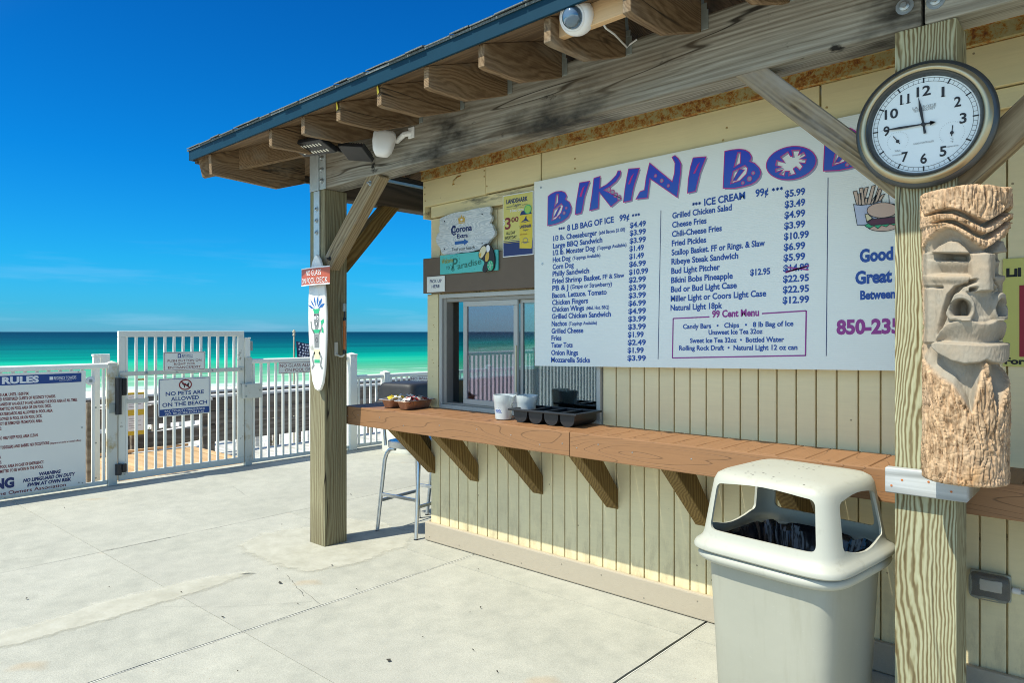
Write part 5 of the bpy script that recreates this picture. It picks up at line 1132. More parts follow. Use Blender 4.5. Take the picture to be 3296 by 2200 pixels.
# ------------------------------------------------------------------ hooded litter bins
def sup(cx_, cy_, z, a, b_, n_=64, e=5., rot=0):
    out = []
    for i in range(n_):
        t = 2 * math.pi * (i + .5) / n_; c_, s_ = math.cos(t), math.sin(t)
        x = a * math.copysign(abs(c_) ** (2 / e), c_); y = b_ * math.copysign(abs(s_) ** (2 / e), s_)
        out.append(Vector((cx_ + x * math.cos(rot) - y * math.sin(rot), cy_ + x * math.sin(rot) + y * math.cos(rot), z)))
    return out
def litter_bin(pos, rot, sxy, sz, body_mat, hood_mat, label, liner=True):
    t = empty('litter_bin', (pos[0], pos[1], 0), label, 'litter bin'); X0, Y0 = pos
    L = lambda prof, e=5., k=64: [sup(X0, Y0, z * sz, a * sxy, a * sxy, k, e, rot) for a, z in prof]
    bd = M(); bd.loft(L([(.205, .004), (.216, .0), (.224, .02), (.238, .35), (.253, .655), (.246, .655), (.230, .35), (.212, .02), (.0, .015)], 6.))
    bd.build('body', body_mat, t, smooth=40)
    rm = M(); rm.loft(L([(.246, .636), (.280, .640), (.292, .650), (.296, .662), (.293, .674), (.284, .680), (.255, .679), (.246, .636)], 5.), cap=False); rm.build('rim', hood_mat, t, smooth=50)
    hd = M()
    prof = [(.292, .683), (.300, .690), (.301, .700), (.296, .712), (.283, .722), (.274, .735), (.269, .752), (.262, .80), (.252, .87), (.244, .925), (.239, .957), (.229, .980), (.210, .992), (.165, .998), (.10, 1.003), (.0, 1.006)]
    inn_ = [(.0, .994), (.10, .991), (.160, .985), (.200, .982), (.219, .970), (.229, .950), (.234, .92), (.243, .866), (.253, .80), (.260, .750), (.266, .733), (.280, .712), (.288, .700), (.286, .683)]
    hd.loft(L(prof + inn_ + [prof[0]], 6.2, 112), cap=False)
    me = hd.mesh('hood', Vector((X0, Y0, 0)))
    bm = bmesh.new(); bm.from_mesh(me); bmesh.ops.remove_doubles(bm, verts=bm.verts, dist=1e-5); bmesh.ops.recalc_face_normals(bm, faces=bm.faces); bm.to_mesh(me); bm.free()
    ho = link('hood', me, hood_mat, t, (0, 0, 0))
    def cutter(w0, w1, z0, z1, ax, dip):
        c_ = [(-w0, z0), (-w0 * .5, z0 - dip), (w0 * .5, z0 - dip), (w0, z0), (w1, z1 - .012), (w1 * .5, z1), (-w1 * .5, z1), (-w1, z1 - .012)] if dip else [(-w0, z0), (w0, z0), (w1, z1 - .010), (w1 * .5, z1), (-w1 * .5, z1), (-w1, z1 - .010)]
        c_ = smoothp([(a * sxy, b_ * sz) for a, b_ in c_], 3)
        # keep corners tight: blend the smoothed outline towards the straight one
        ex, ey = math.cos(rot), math.sin(rot); u = Vector((ex, ey, 0)) if ax == 'y' else Vector((-ey, ex, 0)); n_ = Vector((-ey, ex, 0)) if ax == 'y' else Vector((ex, ey, 0))
        return M().prism([u * a + Vector((0, 0, b_)) - n_ * .5 for a, b_ in c_], n_ * 1.0)
    def rrect(w0, w1, z0, z1, ax, dip, r_=.028, bow=.012):
        pts = []
        cs = [(-w0, z0), (w0, z0), (w1, z1), (-w1, z1)]
        for i, (a, b_) in enumerate(cs):
            p = Vector((a, b_)); p0 = Vector(cs[i - 1]); p1 = Vector(cs[(i + 1) % 4]); d0 = (p0 - p).normalized(); d1 = (p1 - p).normalized()
            A_ = p + d0 * r_; B_ = p + d1 * r_
            for k in range(6):
                s_ = k / 5; q = A_ * (1 - s_) ** 2 + p * 2 * s_ * (1 - s_) + B_ * s_ ** 2; pts.append(q)
            if i in (0, 2):
                for k in (1, 2, 3, 4, 5):
                    q0 = B_; q1 = p1 - d1 * 0; q1 = p1 - (p1 - p).normalized() * r_; s_ = k / 6; q = q0.lerp(q1, s_); q = Vector((q.x, q.y + (bow if i == 2 else -dip) * math.sin(math.pi * s_))); pts.append(q)
        ex, ey = math.cos(rot), math.sin(rot); u = Vector((ex, ey, 0)) if ax == 'y' else Vector((-ey, ex, 0)); n_ = Vector((-ey, ex, 0)) if ax == 'y' else Vector((ex, ey, 0))
        return M().prism([u * (a.x * sxy) + Vector((0, 0, a.y * sz)) - n_ * .5 for a in pts], n_)
    for args in (() if not liner else ((.208, .192, .766, .950, 'y', .0), (.172, .150, .762, .936, 'x', .026))):
        cme = rrect(*args).mesh('c'); co = link('c', cme, hood_mat, None, (X0, Y0, 0))
        md = ho.modifiers.new('b', 'BOOLEAN'); md.operation = 'DIFFERENCE'; md.solver = 'EXACT'; md.object = co
        bpy.context.view_layer.update(); dg = bpy.context.evaluated_depsgraph_get()
        nm = bpy.data.meshes.new_from_object(ho.evaluated_get(dg)); ho.modifiers.clear(); ho.data = nm; bpy.data.objects.remove(co)
    ho.data.name = 'hood'; smooth_by_angle(ho.data, 42)
    if liner:
        rg = []
        for k, (a, z) in enumerate(((.225, .45), (.240, .60), (.248, .69), (.246, .712), (.241, .716), (.234, .69), (.20, .55), (.12, .50), (0, .49))):
            ring_ = sup(X0, Y0, z * sz, a * sxy, a * sxy, 160, 5., rot)
            for j, p in enumerate(ring_):
                w_ = mnoise.noise(Vector((j * .11, k * .30, 2.))) + .25 * mnoise.noise(Vector((j * .37, k * .2, 5.)))
                c_ = Vector((X0 - p.x, Y0 - p.y, 0)); c_ = c_.normalized() if c_.length > 1e-4 else c_
                p += c_ * (.030 * abs(w_) + .004) * (k > 0) + Vector((0, 0, .016 * w_ * (2 <= k <= 5)))
            rg.append(ring_)
        M().loft(rg, cap=False).build('bin_liner', 'liner_black', t, smooth=80)
    return t
litter_bin((-1.045, 2.875), R(-6.5), 1.03, 1., 'can_body', 'can_lid', 'beige plastic litter bin with open hood and black liner in front of the counter')
litter_bin((-7.16, 6.02), R(12), 1.16, .90, 'fence_white', 'black_rough', 'far white litter bin with black hood beside the low fence', False)

# ------------------------------------------------------------------ aluminium bar stools
def stool(cx_, cy_, rot, label):
    t = empty('bar_stool', (cx_, cy_, 0), label, 'bar stool', 'aluminium bar stools tucked under the counter')
    c_, s_ = math.cos(rot), math.sin(rot); P = lambda x, y, z: Vector((cx_ + x * c_ - y * s_, cy_ + x * s_ + y * c_, z))
    st = M(); st.loft([[P(q.x, q.y, z) for q in sup(0, 0, z, a, a, 32, 5.5)] for a, z in ((.165, .645), (.183, .650), (.185, .695), (.178, .702), (.12, .694), (0, .690))], cap=False); st.build('seat', 'aluminium', t, smooth=35)
    for sx_ in (-1, 1):
        for sy_ in (-1, 1):
            pts = [P(sx_ * .205, sy_ * .235, .006), P(sx_ * .192, sy_ * .205, .30), P(sx_ * .180, sy_ * .178, .55), P(sx_ * .168, sy_ * .168, .60), P(sx_ * .140, sy_ * .160, .632), P(sx_ * .09, sy_ * .155, .640)]
            M().tube(pts, .0155, 10).build('leg', 'aluminium', t, smooth=50)
            M().tube([P(sx_ * .2055, sy_ * .236, .0), P(sx_ * .205, sy_ * .235, .007)], .017, 10).build('foot_pad', 'black_plastic', t)
    for sy_, z in ((-1, .285), (1, .285)): M().beam(P(-.182, sy_ * .207, z), P(.182, sy_ * .207, z), .024, .014, (0, 0, 1)).build('stretcher', 'aluminium', t, .002)
    for sx_, z in ((-1, .235), (1, .235)): M().beam(P(sx_ * .193, -.200, z), P(sx_ * .193, .200, z), .024, .014, (0, 0, 1)).build('stretcher', 'aluminium', t, .002)
    for sy_ in (-1, 1): M().tube([P(-.185, sy_ * .165, .66), P(-.200, sy_ * .165, .80), P(-.222, sy_ * .155, .925)], .013, 8).build('back_post', 'aluminium', t, smooth=50)
    M().beam(P(-.222, -.155, .905), P(-.222, .155, .905), .05, .014, (0, 0, 1)).build('back_rail', 'aluminium', t, .004)
stool(-4.272, 3.690, R(6), 'aluminium bar stool under the overhanging counter end, nearest the corner post')
stool(-4.335, 4.262, R(3), 'second aluminium bar stool half hidden behind the left wall corner')

# ------------------------------------------------------------------ things on the counter
def foil_pan(cx_, cy_, rot, label, seed):
    t = empty('foil_pan', (cx_, cy_, CZ), label, 'foil pan'); rnd = random.Random(seed)
    rg = []
    for a, b_, z in ((.036, .112, 0), (.042, .122, .003), (.054, .140, .056), (.056, .143, .060), (.070, .158, .061), (.071, .160, .058), (.068, .157, .0565), (.055, .141, .0565), (.050, .136, .054), (.040, .118, .006), (.0, .0, .005)):
        r_ = sup(cx_, cy_, CZ + .001 + z, a, b_, 88, 6., rot)
        if 1 < len(rg) < 9:
            for j, p in enumerate(r_):
                k_ = .0018 * (1 if j % 2 else -1) + rnd.uniform(-.001, .001); p.x += k_; p.y += k_ * .6; p.z += rnd.uniform(-.0015, .0015)
        rg.append(r_)
    M().loft(rg, cap=False).build('pan', 'foil_bronze', t)
    rimm = M().loft([sup(cx_, cy_, CZ + .0625 + dz, a, b_, 88, 6., rot) for a, b_, dz in ((.057, .144, 0), (.071, .159, .0015), (.0715, .1595, .0))], cap=False); rimm.build('pan_rim', 'foil_silver', t)
    return t
def packets(name, label, cx_, cy_, z0, a, b_, rot, n_, mats, seed, dz=.03):
    rnd = random.Random(seed); m_ = M()
    for i in range(n_):
        x, y = rnd.uniform(-a, a), rnd.uniform(-b_, b_); p = Vector((cx_ + x * math.cos(rot) - y * math.sin(rot), cy_ + x * math.sin(rot) + y * math.cos(rot), z0 + rnd.uniform(0, dz)))
        e = Euler((rnd.uniform(-.8, .8), rnd.uniform(-.8, .8), rnd.uniform(0, 6))).to_matrix(); w, h = rnd.uniform(.014, .024), rnd.uniform(.009, .014)
        vs = [p + e @ Vector(q) for q in ((-w, -h, 0), (0, -h, .002), (w, -h, 0), (-w, h, 0), (0, h, .003), (w, h, 0), (0, 0, .0035))]
        m_.add(vs, [(0, 1, 6), (1, 2, 6), (2, 5, 6), (5, 4, 6), (4, 3, 6), (3, 0, 6)], rnd.randrange(len(mats)))
    o = m_.build(name, None, None, mats=mats, at=(cx_, cy_, z0)); tag(o, label, 'packets', kind='stuff')
foil_pan(-4.085, 3.355, R(7), 'bronze foil loaf pan of yellow packets, left one of two on the counter end', 1)
foil_pan(-3.912, 3.355, R(7), 'bronze foil loaf pan of silver packets nearer the serving window', 2)
packets('sauce_packets', 'yellow and white sauce packets heaped in the left foil pan', -4.085, 3.355, CZ + .048, .038, .12, R(7), 60, ['ink_can_yellow', 'paper_white', 'foil_silver', 'ink_can_yellow'], 3)
packets('sauce_packets', 'white and silver sauce packets with red print in the right foil pan', -3.912, 3.355, CZ + .048, .040, .125, R(7), 70, ['paper_white', 'foil_silver', 'paper_packet', 'foil_silver', 'ink_red'], 4)
def pitcher(cx_, cy_, label, a0, seed):
    t = empty('plastic_pitcher', (cx_, cy_, CZ), label, 'pitcher'); k = 56; rg = []
    for r_, z in ((.0, .002), (.046, .002), (.0505, .006), (.0545, .05), (.0590, .108), (.0618, .112), (.0640, .150), (.0655, .156), (.063, .156), (.0600, .114), (.0565, .104), (.051, .05), (.047, .008), (0, .006)):
        rr = []
        for j in range(k):
            a = 2 * math.pi * j / k; sp_ = max(0, math.cos(a - a0)) ** 14 * max(0, (z - .10) / .055) * .016
            rr.append(Vector((cx_ + (r_ + sp_ * (r_ > .03)) * math.cos(a), cy_ + (r_ + sp_ * (r_ > .03)) * math.sin(a), CZ + z - max(0, math.cos(a - a0 + .7)) ** 10 * .012 * (z > .14))))
        rg.append(rr)
    M().loft(rg, cap=False).build('cup', 'frosted_plastic', t, smooth=40)
    # print on the side, following the curve
    def wrap(txt, am, z0, cap, w, mat, bold):
        vs, fs = glyph_mesh(txt, bold); x0 = min(v[0] for v in vs); x1 = max(v[0] for v in vs); kk = cap / .73; kx = w / (x1 - x0); q = []
        for x, y in vs:
            z = z0 + y * kk; rr_ = .0518 + (z - .02) * .062 + .0012; a = am + ((x - x0) * kx - w / 2) / rr_
            q.append((cx_ + rr_ * math.cos(a), cy_ + rr_ * math.sin(a), CZ + z))
        M().add(q, fs).build('print', mat, t)
    am = R(-86)
    wrap('BUD', am, .074, .016, .040, 'ink_blue', .05); wrap('LIGHT', am, .052, .015, .046, 'ink_blue', .05)
    for z0_, z1_ in ((.046, .048), (.096, .098)):
        q = M(); n_ = 10
        vs = []
        for i in range(n_ + 1):
            a = am - .5 + 1.0 * i / n_
            for z in (z0_, z1_): rr_ = .0518 + (z - .02) * .062 + .0013; vs.append((cx_ + rr_ * math.cos(a), cy_ + rr_ * math.sin(a), CZ + z))
        q.add(vs, [(2 * i, 2 * i + 1, 2 * i + 3, 2 * i + 2) for i in range(n_)]); q.build('print', 'ink_blue', t)
    packets('paper_packets', 'crumpled white paper packets inside the ' + ('front' if seed == 5 else 'rear') + ' plastic pitcher', cx_, cy_, CZ + .010, .030, .030, 0, 46, ['paper_white', 'paper_packet'], seed, .05 if seed == 5 else .03)
pitcher(-3.000, 3.298, 'clear plastic beer pitcher of paper packets, in front by the window', 1.0, 5)
pitcher(-2.876, 3.375, 'clear plastic beer pitcher behind, partly hidden by the black tray', 0.2, 6)
# four-compartment black cutlery tray
ct = empty('cutlery_tray', (-2.65, 3.378, CZ), 'black four compartment cutlery tray on the counter below the menu board', 'tray')
cr_ = R(1.5); X0, Y0 = -2.650, 3.372
def TP(x, y, z): return Vector((X0 + x * math.cos(cr_) - y * math.sin(cr_), Y0 + x * math.sin(cr_) + y * math.cos(cr_), CZ + .001 + z))
WT, DT, HT = .232, .122, .086
for i in range(4):
    xc = -WT + WT * 2 * (i + .5) / 4; hw = WT / 4 - .006
    def U(h_, dy, zoff=0):
        pts = []
        for k in range(13):
            a = math.pi * k / 12; pts.append((xc - hw * h_ * math.cos(a) * (1 if k not in (0, 12) else 1), (HT - .014) - (HT - .014 - zoff) * math.sin(a) ** .62))
        return pts
    po = M(); o_ = U(1, 0, .0); i_ = U(.93, 0, .004)
    y0, y1 = -DT + .008, DT - .008
    ringo = lambda P_, y: [TP(a, y, z) for a, z in P_]
    vs = ringo(o_, y0) + ringo(o_, y1) + ringo(i_, y0 + .004) + ringo(i_, y1 - .004); n_ = 13
    fs = [(k, k + 1, n_ + k + 1, n_ + k) for k in range(12)] + [(2 * n_ + k + 1, 2 * n_ + k, 3 * n_ + k, 3 * n_ + k + 1) for k in range(12)]
    fs += [tuple(range(12, -1, -1)), tuple(range(n_, 2 * n_)), tuple(range(2 * n_, 3 * n_)), tuple(range(4 * n_ - 1, 3 * n_ - 1, -1))]
    fs += [(0, n_, 3 * n_, 2 * n_), (12, 2 * n_ + 12, 3 * n_ + 12, n_ + 12)]
    po.add(vs, fs); po.build('compartment', 'black_plastic', ct, smooth=40)
rim_ = M()
for (xa, xb, ya, yb) in ((-WT - .022, WT + .022, -DT - .018, -DT + .009), (-WT - .022, WT + .022, DT - .009, DT + .010), (-WT - .022, -WT + .006, -DT + .0095, DT - .0095), (WT - .006, WT + .022, -DT + .0095, DT - .0095)):
    rim_.add([TP(x, y, z) for x in (xa, xb) for y in (ya, yb) for z in (HT - .016, HT - .004)], [(0, 1, 3, 2), (4, 6, 7, 5), (0, 4, 5, 1), (2, 3, 7, 6), (0, 2, 6, 4), (1, 5, 7, 3)])
for i in (1, 2, 3):
    x = -WT + WT * 2 * i / 4; rim_.add([TP(x + s_, y, z) for s_ in (-.009, .009) for y in (-DT + .0095, DT - .0095) for z in (HT - .016, HT - .006)], [(0, 1, 3, 2), (4, 6, 7, 5), (0, 4, 5, 1), (2, 3, 7, 6), (0, 2, 6, 4), (1, 5, 7, 3)])
rim_.build('tray_rim', 'black_plastic', ct, .004, seg=2)

# ------------------------------------------------------------------ fixtures under the eave
sp_ = empty('outdoor_speaker', (-3.54, 2.79, 2.74), 'cream white outdoor speaker tilted down from the porch beam', 'speaker')
e = Euler((R(-14), R(6), R(40))).to_matrix(); c0 = Vector((-3.565, 2.80, 2.735))
rg = []
for z, a, b_ in ((-.100, .020, .012), (-.094, .045, .030), (-.06, .066, .048), (.0, .078, .058), (.055, .080, .056), (.078, .078, .052), (.084, .070, .044), (.084, 0, 0)):
    rg.append([c0 + e @ Vector((q.x, q.y, z)) * .88 for q in sup(0, 0, 0, a, b_, 32, 3.4)])
M().loft(rg).build('case', 'white_trim', sp_, smooth=50)
M().tube([c0 + e @ Vector((.03, .03, .05)), c0 + e @ Vector((.07, .055, .055)), Vector((-3.46, 2.88, 2.79)), Vector((-3.435, 2.915, 2.80))], .018, 12).build('bracket_arm', 'white_trim', sp_, smooth=50)
M().box(-3.455, -3.40, 2.905, 2.9155, 2.765, 2.835).build('bracket_plate', 'white_trim', sp_, .003)
fl = empty('flood_light', (-3.98, 2.70, 2.77), 'black twin panel LED flood light under the rafters by the corner post', 'light')
def panel(c_, e_, w, h, th, leds):
    m_ = M(); m_.box(-w, w, -h, h, -th, 0); m_.v = [Vector(c_) + e_ @ v_ for v_ in m_.v]; m_.build('lamp_head', 'black_plastic', fl, .006, seg=2)
    for i in range(9):
        f_ = M(); x = -w + .02 + i * (2 * w - .04) / 8; f_.box(x, x + .003, -h * .8, h * .8, .0005, .016); f_.v = [Vector(c_) + e_ @ v_ for v_ in f_.v]; f_.build('cooling_fin', 'black_plastic', fl)
    if leds:
        for r_ in (-.45, .45):
            for i in range(9):
                q = M(); x = -w * .72 + i * w * 1.44 / 8; q.box(x - .006, x + .006, r_ * h - .012, r_ * h + .012, -th - .003, -th - .0005); q.v = [Vector(c_) + e_ @ v_ for v_ in q.v]; q.build('led_chip', 'lamp_lens_strip', fl)
panel((-4.04, 2.60, 2.770), Euler((R(-20), R(2), R(8))).to_matrix(), .155, .075, .030, True)
panel((-3.80, 2.77, 2.725), Euler((R(-30), R(10), R(12))).to_matrix(), .105, .070, .030, False)
M().beam((-3.98, 2.90, 2.75), (-3.92, 2.68, 2.745), .03, .02, (0, 0, 1)).build('mount_arm', 'black_plastic', fl, .002)
cmr = empty('dome_camera', (-1.752, 2.388, 2.858), 'round white security dome camera on a block between the rafter tails', 'camera')
cd = Vector((.10, -.90, -.34)).normalized(); cc = Vector((-1.752, 2.388, 2.858))
M().lathe([(0, -.006), (.072, -.006), (.074, .004), (.073, .026), (.066, .042), (.056, .048)], cc, cd, 48).build('housing', 'white_trim', cmr, smooth=50)
M().lathe([(.0565, .046), (.052, .053), (.046, .052)], cc, cd, 48).build('ring', 'white_trim', cmr, smooth=40)
M().lathe([(.0465, .050), (.043, .064), (.034, .078), (.020, .087), (0, .090)], cc, cd, 48).build('dome', 'lens_glass', cmr, smooth=80)
cb = [at_y(1933, 62, 2.42), at_y(1950, 90, 2.50), at_y(1978, 110, 2.62), at_y(1995, 128, 2.75), at_y(2018, 152, 2.90), at_y(2026, 143, 2.905), at_y(2050, 126, 2.905)]
tag(M().tube(cb, .0045, 7).build('camera_cable', 'white_trim'), 'thin white cable drooping from the dome camera to the beam', 'cable')
# weatherproof outlet on the wall
ot = empty('outdoor_outlet', (-.47, 3.54, .49), 'clear covered outdoor outlet box low on the cream wall right of the near post', 'outlet')
M().box(-.545, -.402, YW - .028, YW - .0005, .438, .548).build('back_box', 'tie_metal', ot, .008, seg=2)
M().box(-.535, -.412, YW - .0295, YW - .0285, .448, .540).build('gasket', 'black_plastic', ot)
M().box(-.508, -.432, YW - .035, YW - .030, .474, .518).build('socket_plate', 'paper_white', ot, .002)
M().loft([sup(-.4735, .0, 0, .072, .055, 32, 5.) for _ in range(1)] and [[Vector((q.x, YW - y, .493 + q.y)) for q in sup(-.4735, 0, 0, a, b_, 32, 5.)] for a, b_, y in ((.073, .056, .030), (.072, .055, .055), (.064, .047, .066), (0, 0, .068))], cap=False).build('clear_cover', 'clear_plastic', ot, smooth=50)
M().lathe([(.010, 0), (.013, .004), (.013, .028), (.010, .03)], (-.400, YW - .020, .492), (1, 0, 0), 16, cap=True).build('connector', 'paper_white', ot, smooth=30)
M().tube([(-.37, YW - .02, .492), (-.20, YW - .02, .486), (.4, YW - .02, .486)], .0095, 12).build('conduit', 'tie_metal', ot, smooth=50)
# ------------------------------------------------------------------ white pool fence and gate
XF = -7.78
_pk = {}
def picket(parent, y, z0, z1, w=.013, mat='fence_white', x=XF):
    k = (round(z1 - z0, 3), w, mat)
    if k not in _pk: _pk[k] = M().box(-w, w, -w, w, 0, z1 - z0).mesh('picket', Vector(), .002); _pk[k].materials.append(MT[mat])
    link('picket', _pk[k], None, parent, Vector((x, y, z0)) - base_of(parent))
def cap_post(parent, y, h, w=.042, mat='fence_white', x=XF, name='post'):
    m_ = M().box(x - w, x + w, y - w, y + w, .001, h); m_.build(name, mat, parent, .003)
    c_ = M().box(x - w - .006, x + w + .006, y - w - .006, y + w + .006, h, h + .012)
    c_.add([(x - w, y - w, h + .0125), (x + w, y - w, h + .0125), (x + w, y + w, h + .0125), (x - w, y + w, h + .0125), (x, y, h + .034)], [(0, 1, 4), (1, 2, 4), (2, 3, 4), (3, 0, 4), (3, 2, 1, 0)]); c_.build('post_cap', mat, parent)
def fence(y0, y1, h, first, label, posts=(), zb=.020, step=.0955):
    t = empty('pool_fence', (XF, (y0 + y1) / 2, 0), label, 'fence')
    M().prism([(XF + a, y0, h + b_) for a, b_ in ((-.026, -.055), (.026, -.055), (.030, -.040), (.030, -.012), (.018, 0), (-.018, 0), (-.030, -.012), (-.030, -.040))], (0, y1 - y0, 0)).build('top_rail', 'fence_white', t, .001)
    M().box(XF - .018, XF + .018, y0, y1, zb, zb + .040).build('bottom_rail', 'gate_frame_white', t, .003)
    y = first
    while y < y1 - .03: picket(t, y, zb + .0405, h - .0555); y += step
    for p in posts: cap_post(t, p, h + .025)
    return t
fence(4.172, 5.525, 1.235, 4.206 + .0, 'white picket pool fence panel right of the gate with no glass sign')
lf = fence(-9, 2.634, 1.237, -8.953 + .0, 'long white pool fence panel left of the gate behind the rules board', posts=(.2, -2.2, -4.6, -7.0))
fence(5.640, 6.095, .975, 5.700, 'short low white fence panel between corner post and next post')
fence(6.185, 11.5, .975, 6.235, 'low white fence panel running behind the snack bar', posts=(8.2, 10.3))
p = empty('fence_post', (XF, 5.583, 0), 'tall square white corner fence post right of the timber post', 'post'); cap_post(p, 5.583, 1.245, .054)
p = empty('fence_post', (XF, 6.14, 0), 'short square white fence post behind the black bin hood', 'post'); cap_post(p, 6.14, .985, .046)
# gate posts
p = empty('gate_post', (XF, 2.676, 0), 'rust stained white gate post carrying the black hinges', 'post'); cap_post(p, 2.676, 1.225, .040, 'post_white_worn')
p = empty('gate_post', (XF, 4.131, 0), 'worn white latch post right of the gate with a taller inner tube', 'post')
M().box(XF - .038, XF + .038, 4.091, 4.170, .001, 1.255).build('post', 'post_white_worn', p, .003)
M().box(XF - .028, XF + .028, 4.097, 4.153, 1.2555, 1.470).build('inner_post', 'fence_white', p, .003); M().box(XF - .034, XF + .034, 4.091, 4.159, 1.4705, 1.485).build('post_cap', 'fence_white', p, .003)
M().box(XF - .05, XF - .029, 4.16, 4.215, 1.33, 1.44).build('switch_box', 'tie_metal', p, .004)
# gate
g = empty('pool_gate', (XF, 3.4, 0), 'tall white metal picket gate to the beach with two notices', 'gate')
fr = M(); fr.box(XF - .020, XF + .020, 2.735, 4.083, 1.498, 1.558).build('top_rail', 'gate_frame_white', g, .004)
M().box(XF - .020, XF + .020, 2.735, 4.083, .035, .105).build('bottom_rail', 'gate_frame_white', g, .004)
M().box(XF - .020, XF + .020, 2.735, 2.800, .1055, 1.4975).build('stile', 'gate_frame_white', g, .004); M().box(XF - .020, XF + .020, 4.010, 4.083, .1055, 1.4975).build('stile', 'gate_frame_white', g, .004)
for i in range(12):
    y = 2.815 + .0962 * i
    if 2.81 < y < 4.0: picket(g, y, .1055, 1.4975, .0125)
picket(g, 3.968, .1055, 1.4975, .0125)
M().box(XF + .0205, XF + .030, 2.745, 4.075, 1.098, 1.142).build('flat_bar', 'post_white_worn', g, .001)
M().box(XF + .0135, XF + .022, 2.815, 3.025, .815, .860).build('flat_bar', 'post_white_worn', g, .001)
for y, r_ in ((3.0, .016), (3.31, .009), (3.70, .009), (4.04, .009)): M().lathe([(r_, 0), (r_, .004), (r_ * .5, .007)], (XF + .0302, y, 1.120), (1, 0, 0), 12, cap=True).build('bolt', 'tie_metal', g)
M().box(XF - .03, XF - .0205, 2.93, 3.03, 1.045, 1.062).build('rusty_bracket', 'rusty_steel', g)
M().box(XF + .039, XF + .075, 4.045, 4.275, .780, .950).build('latch_plate', 'post_white_worn', g, .003)
for y, z in ((4.075, .925), (4.075, .805), (4.245, .87)): M().lathe([(.010, 0), (.010, .004), (.004, .006)], (XF + .0752, y, z), (1, 0, 0), 12, cap=True).build('bolt', 'tie_metal', g)
for z0, z1, w in ((.715, 1.085, 1), (.105, .215, 1)):
    M().tube([(XF + .055, 2.722, z0), (XF + .055, 2.722, z1)], .030, 16).build('hinge', 'black_plastic', g, smooth=40)
    M().box(XF + .040, XF + .066, 2.752, 2.800, z0 + (.19 if z0 > .5 else .02), z1 - .005).build('hinge', 'black_plastic', g, .006)
M().box(XF + .040, XF + .050, 2.640, 2.690, .735, .83).build('hinge_strap', 'tie_metal', g, .001)
# notices on gate and fence: faces look along +X
def xsign(name, y, z, w, h, x, th, mat, label, pts=None): return sign(name, (x, y, z), (0, 1, 0), (0, 0, 1), (1, 0, 0), w, h, th, mat, label, pts=pts)
t, f = xsign('entrance_sign', 3.166, 1.130, .452, .205, XF + .036, .003, 'sign_white', 'white push button entrance and exit notice high on the gate')
f.frame(.010, .442, .008, .197, .004, 'ink_maroon', 1); f.rect(.152, .186, .140, .184, 'ink_band_blue', 2); f.text('R', .196, .140, .036, .024, 'ink_band_blue', .01, 2); f.text('EGENCY', .222, .158, .018, .092, 'ink_band_blue', 0, 2); f.text('TOWERS', .222, .140, .014, .092, 'ink_band_blue', 0, 2)
f.ell(.169, .162, .010, .014, 'ink_white', 3, 10)
f.text('PUSH BUTTON ON', .046, .098, .026, .362, 'ink_maroon', .004, 2); f.text('RIGHT FOR', .226, .062, .026, .225, 'ink_maroon', .004, 2, 'c'); f.text('ENTRANCE/EXIT', .226, .026, .026, .348, 'ink_maroon', .004, 2, 'c'); f.build(t)
rp = smoothp([(0, .02), (.006, .006), (.02, 0), (.537, 0), (.551, .006), (.557, .02), (.557, .388), (.551, .402), (.537, .408), (.02, .408), (.006, .402), (0, .388)], 1)
t, f = xsign('pets_sign', 3.118, .648, .557, .408, XF + .034, .003, 'sign_white', 'white and blue no pets allowed on the beach sign on the gate', pts=rp)
f.frame(.010, .547, .010, .398, .005, 'ink_band_blue', 1); f.rect(.010, .547, .010, .078, 'ink_band_blue', 2)
f.ell(.283, .340, .006, .006, 'ink_black', 2); f.poly([(.262, .330), (.300, .335), (.316, .348), (.322, .362), (.326, .345), (.318, .325), (.322, .300), (.314, .300), (.306, .318), (.280, .318), (.276, .298), (.268, .298), (.268, .320), (.252, .332), (.246, .350), (.256, .352), (.262, .340)], 'ink_black', 2)
f.ellline(.283, .330, .064, .052, .012, 'ink_red', 3, 32); f.line([(.238, .364), (.330, .294)], .012, 'ink_red', 3)
for t_, z, w in (('NO PETS ARE', .222, .410), ('ALLOWED', .164, .300), ('ON THE BEACH', .106, .480)): f.text(t_, .280, z, .042, w, 'ink_band_blue', .02, 2, 'c')
f.text('BAY COUNTY ORDINANCE', .280, .048, .022, .430, 'ink_white', .01, 3, 'c'); f.text('NO. 89-20 SECTION 4-40', .280, .018, .022, .412, 'ink_white', .01, 3, 'c'); f.build(t)
t, f = xsign('glass_sign', 4.511, 1.047, .62, .134, XF + .032, .003, 'sign_white', 'white no glass allowed on pool deck sign on the right fence panel')
f.frame(.004, .616, .004, .130, .004, 'ink_maroon', 1); f.text('NO GLASS ALLOWED', .018, .076, .040, .585, 'ink_maroon', 0, 2); f.text('ON POOL DECK', .085, .020, .040, .430, 'ink_maroon', 0, 2); f.build(t)
t, f = xsign('floats_sign', 6.56, .800, .80, .120, XF + .032, .003, 'sign_white', 'white no balls or floats allowed sign on the low fence')
f.frame(.004, .796, .004, .116, .004, 'ink_maroon', 1); f.text('NO BALLS OR FLOATS', .016, .066, .036, .76, 'ink_maroon', 0, 2); f.text('ALLOWED IN POOL', .06, .016, .036, .64, 'ink_maroon', 0, 2); f.build(t)
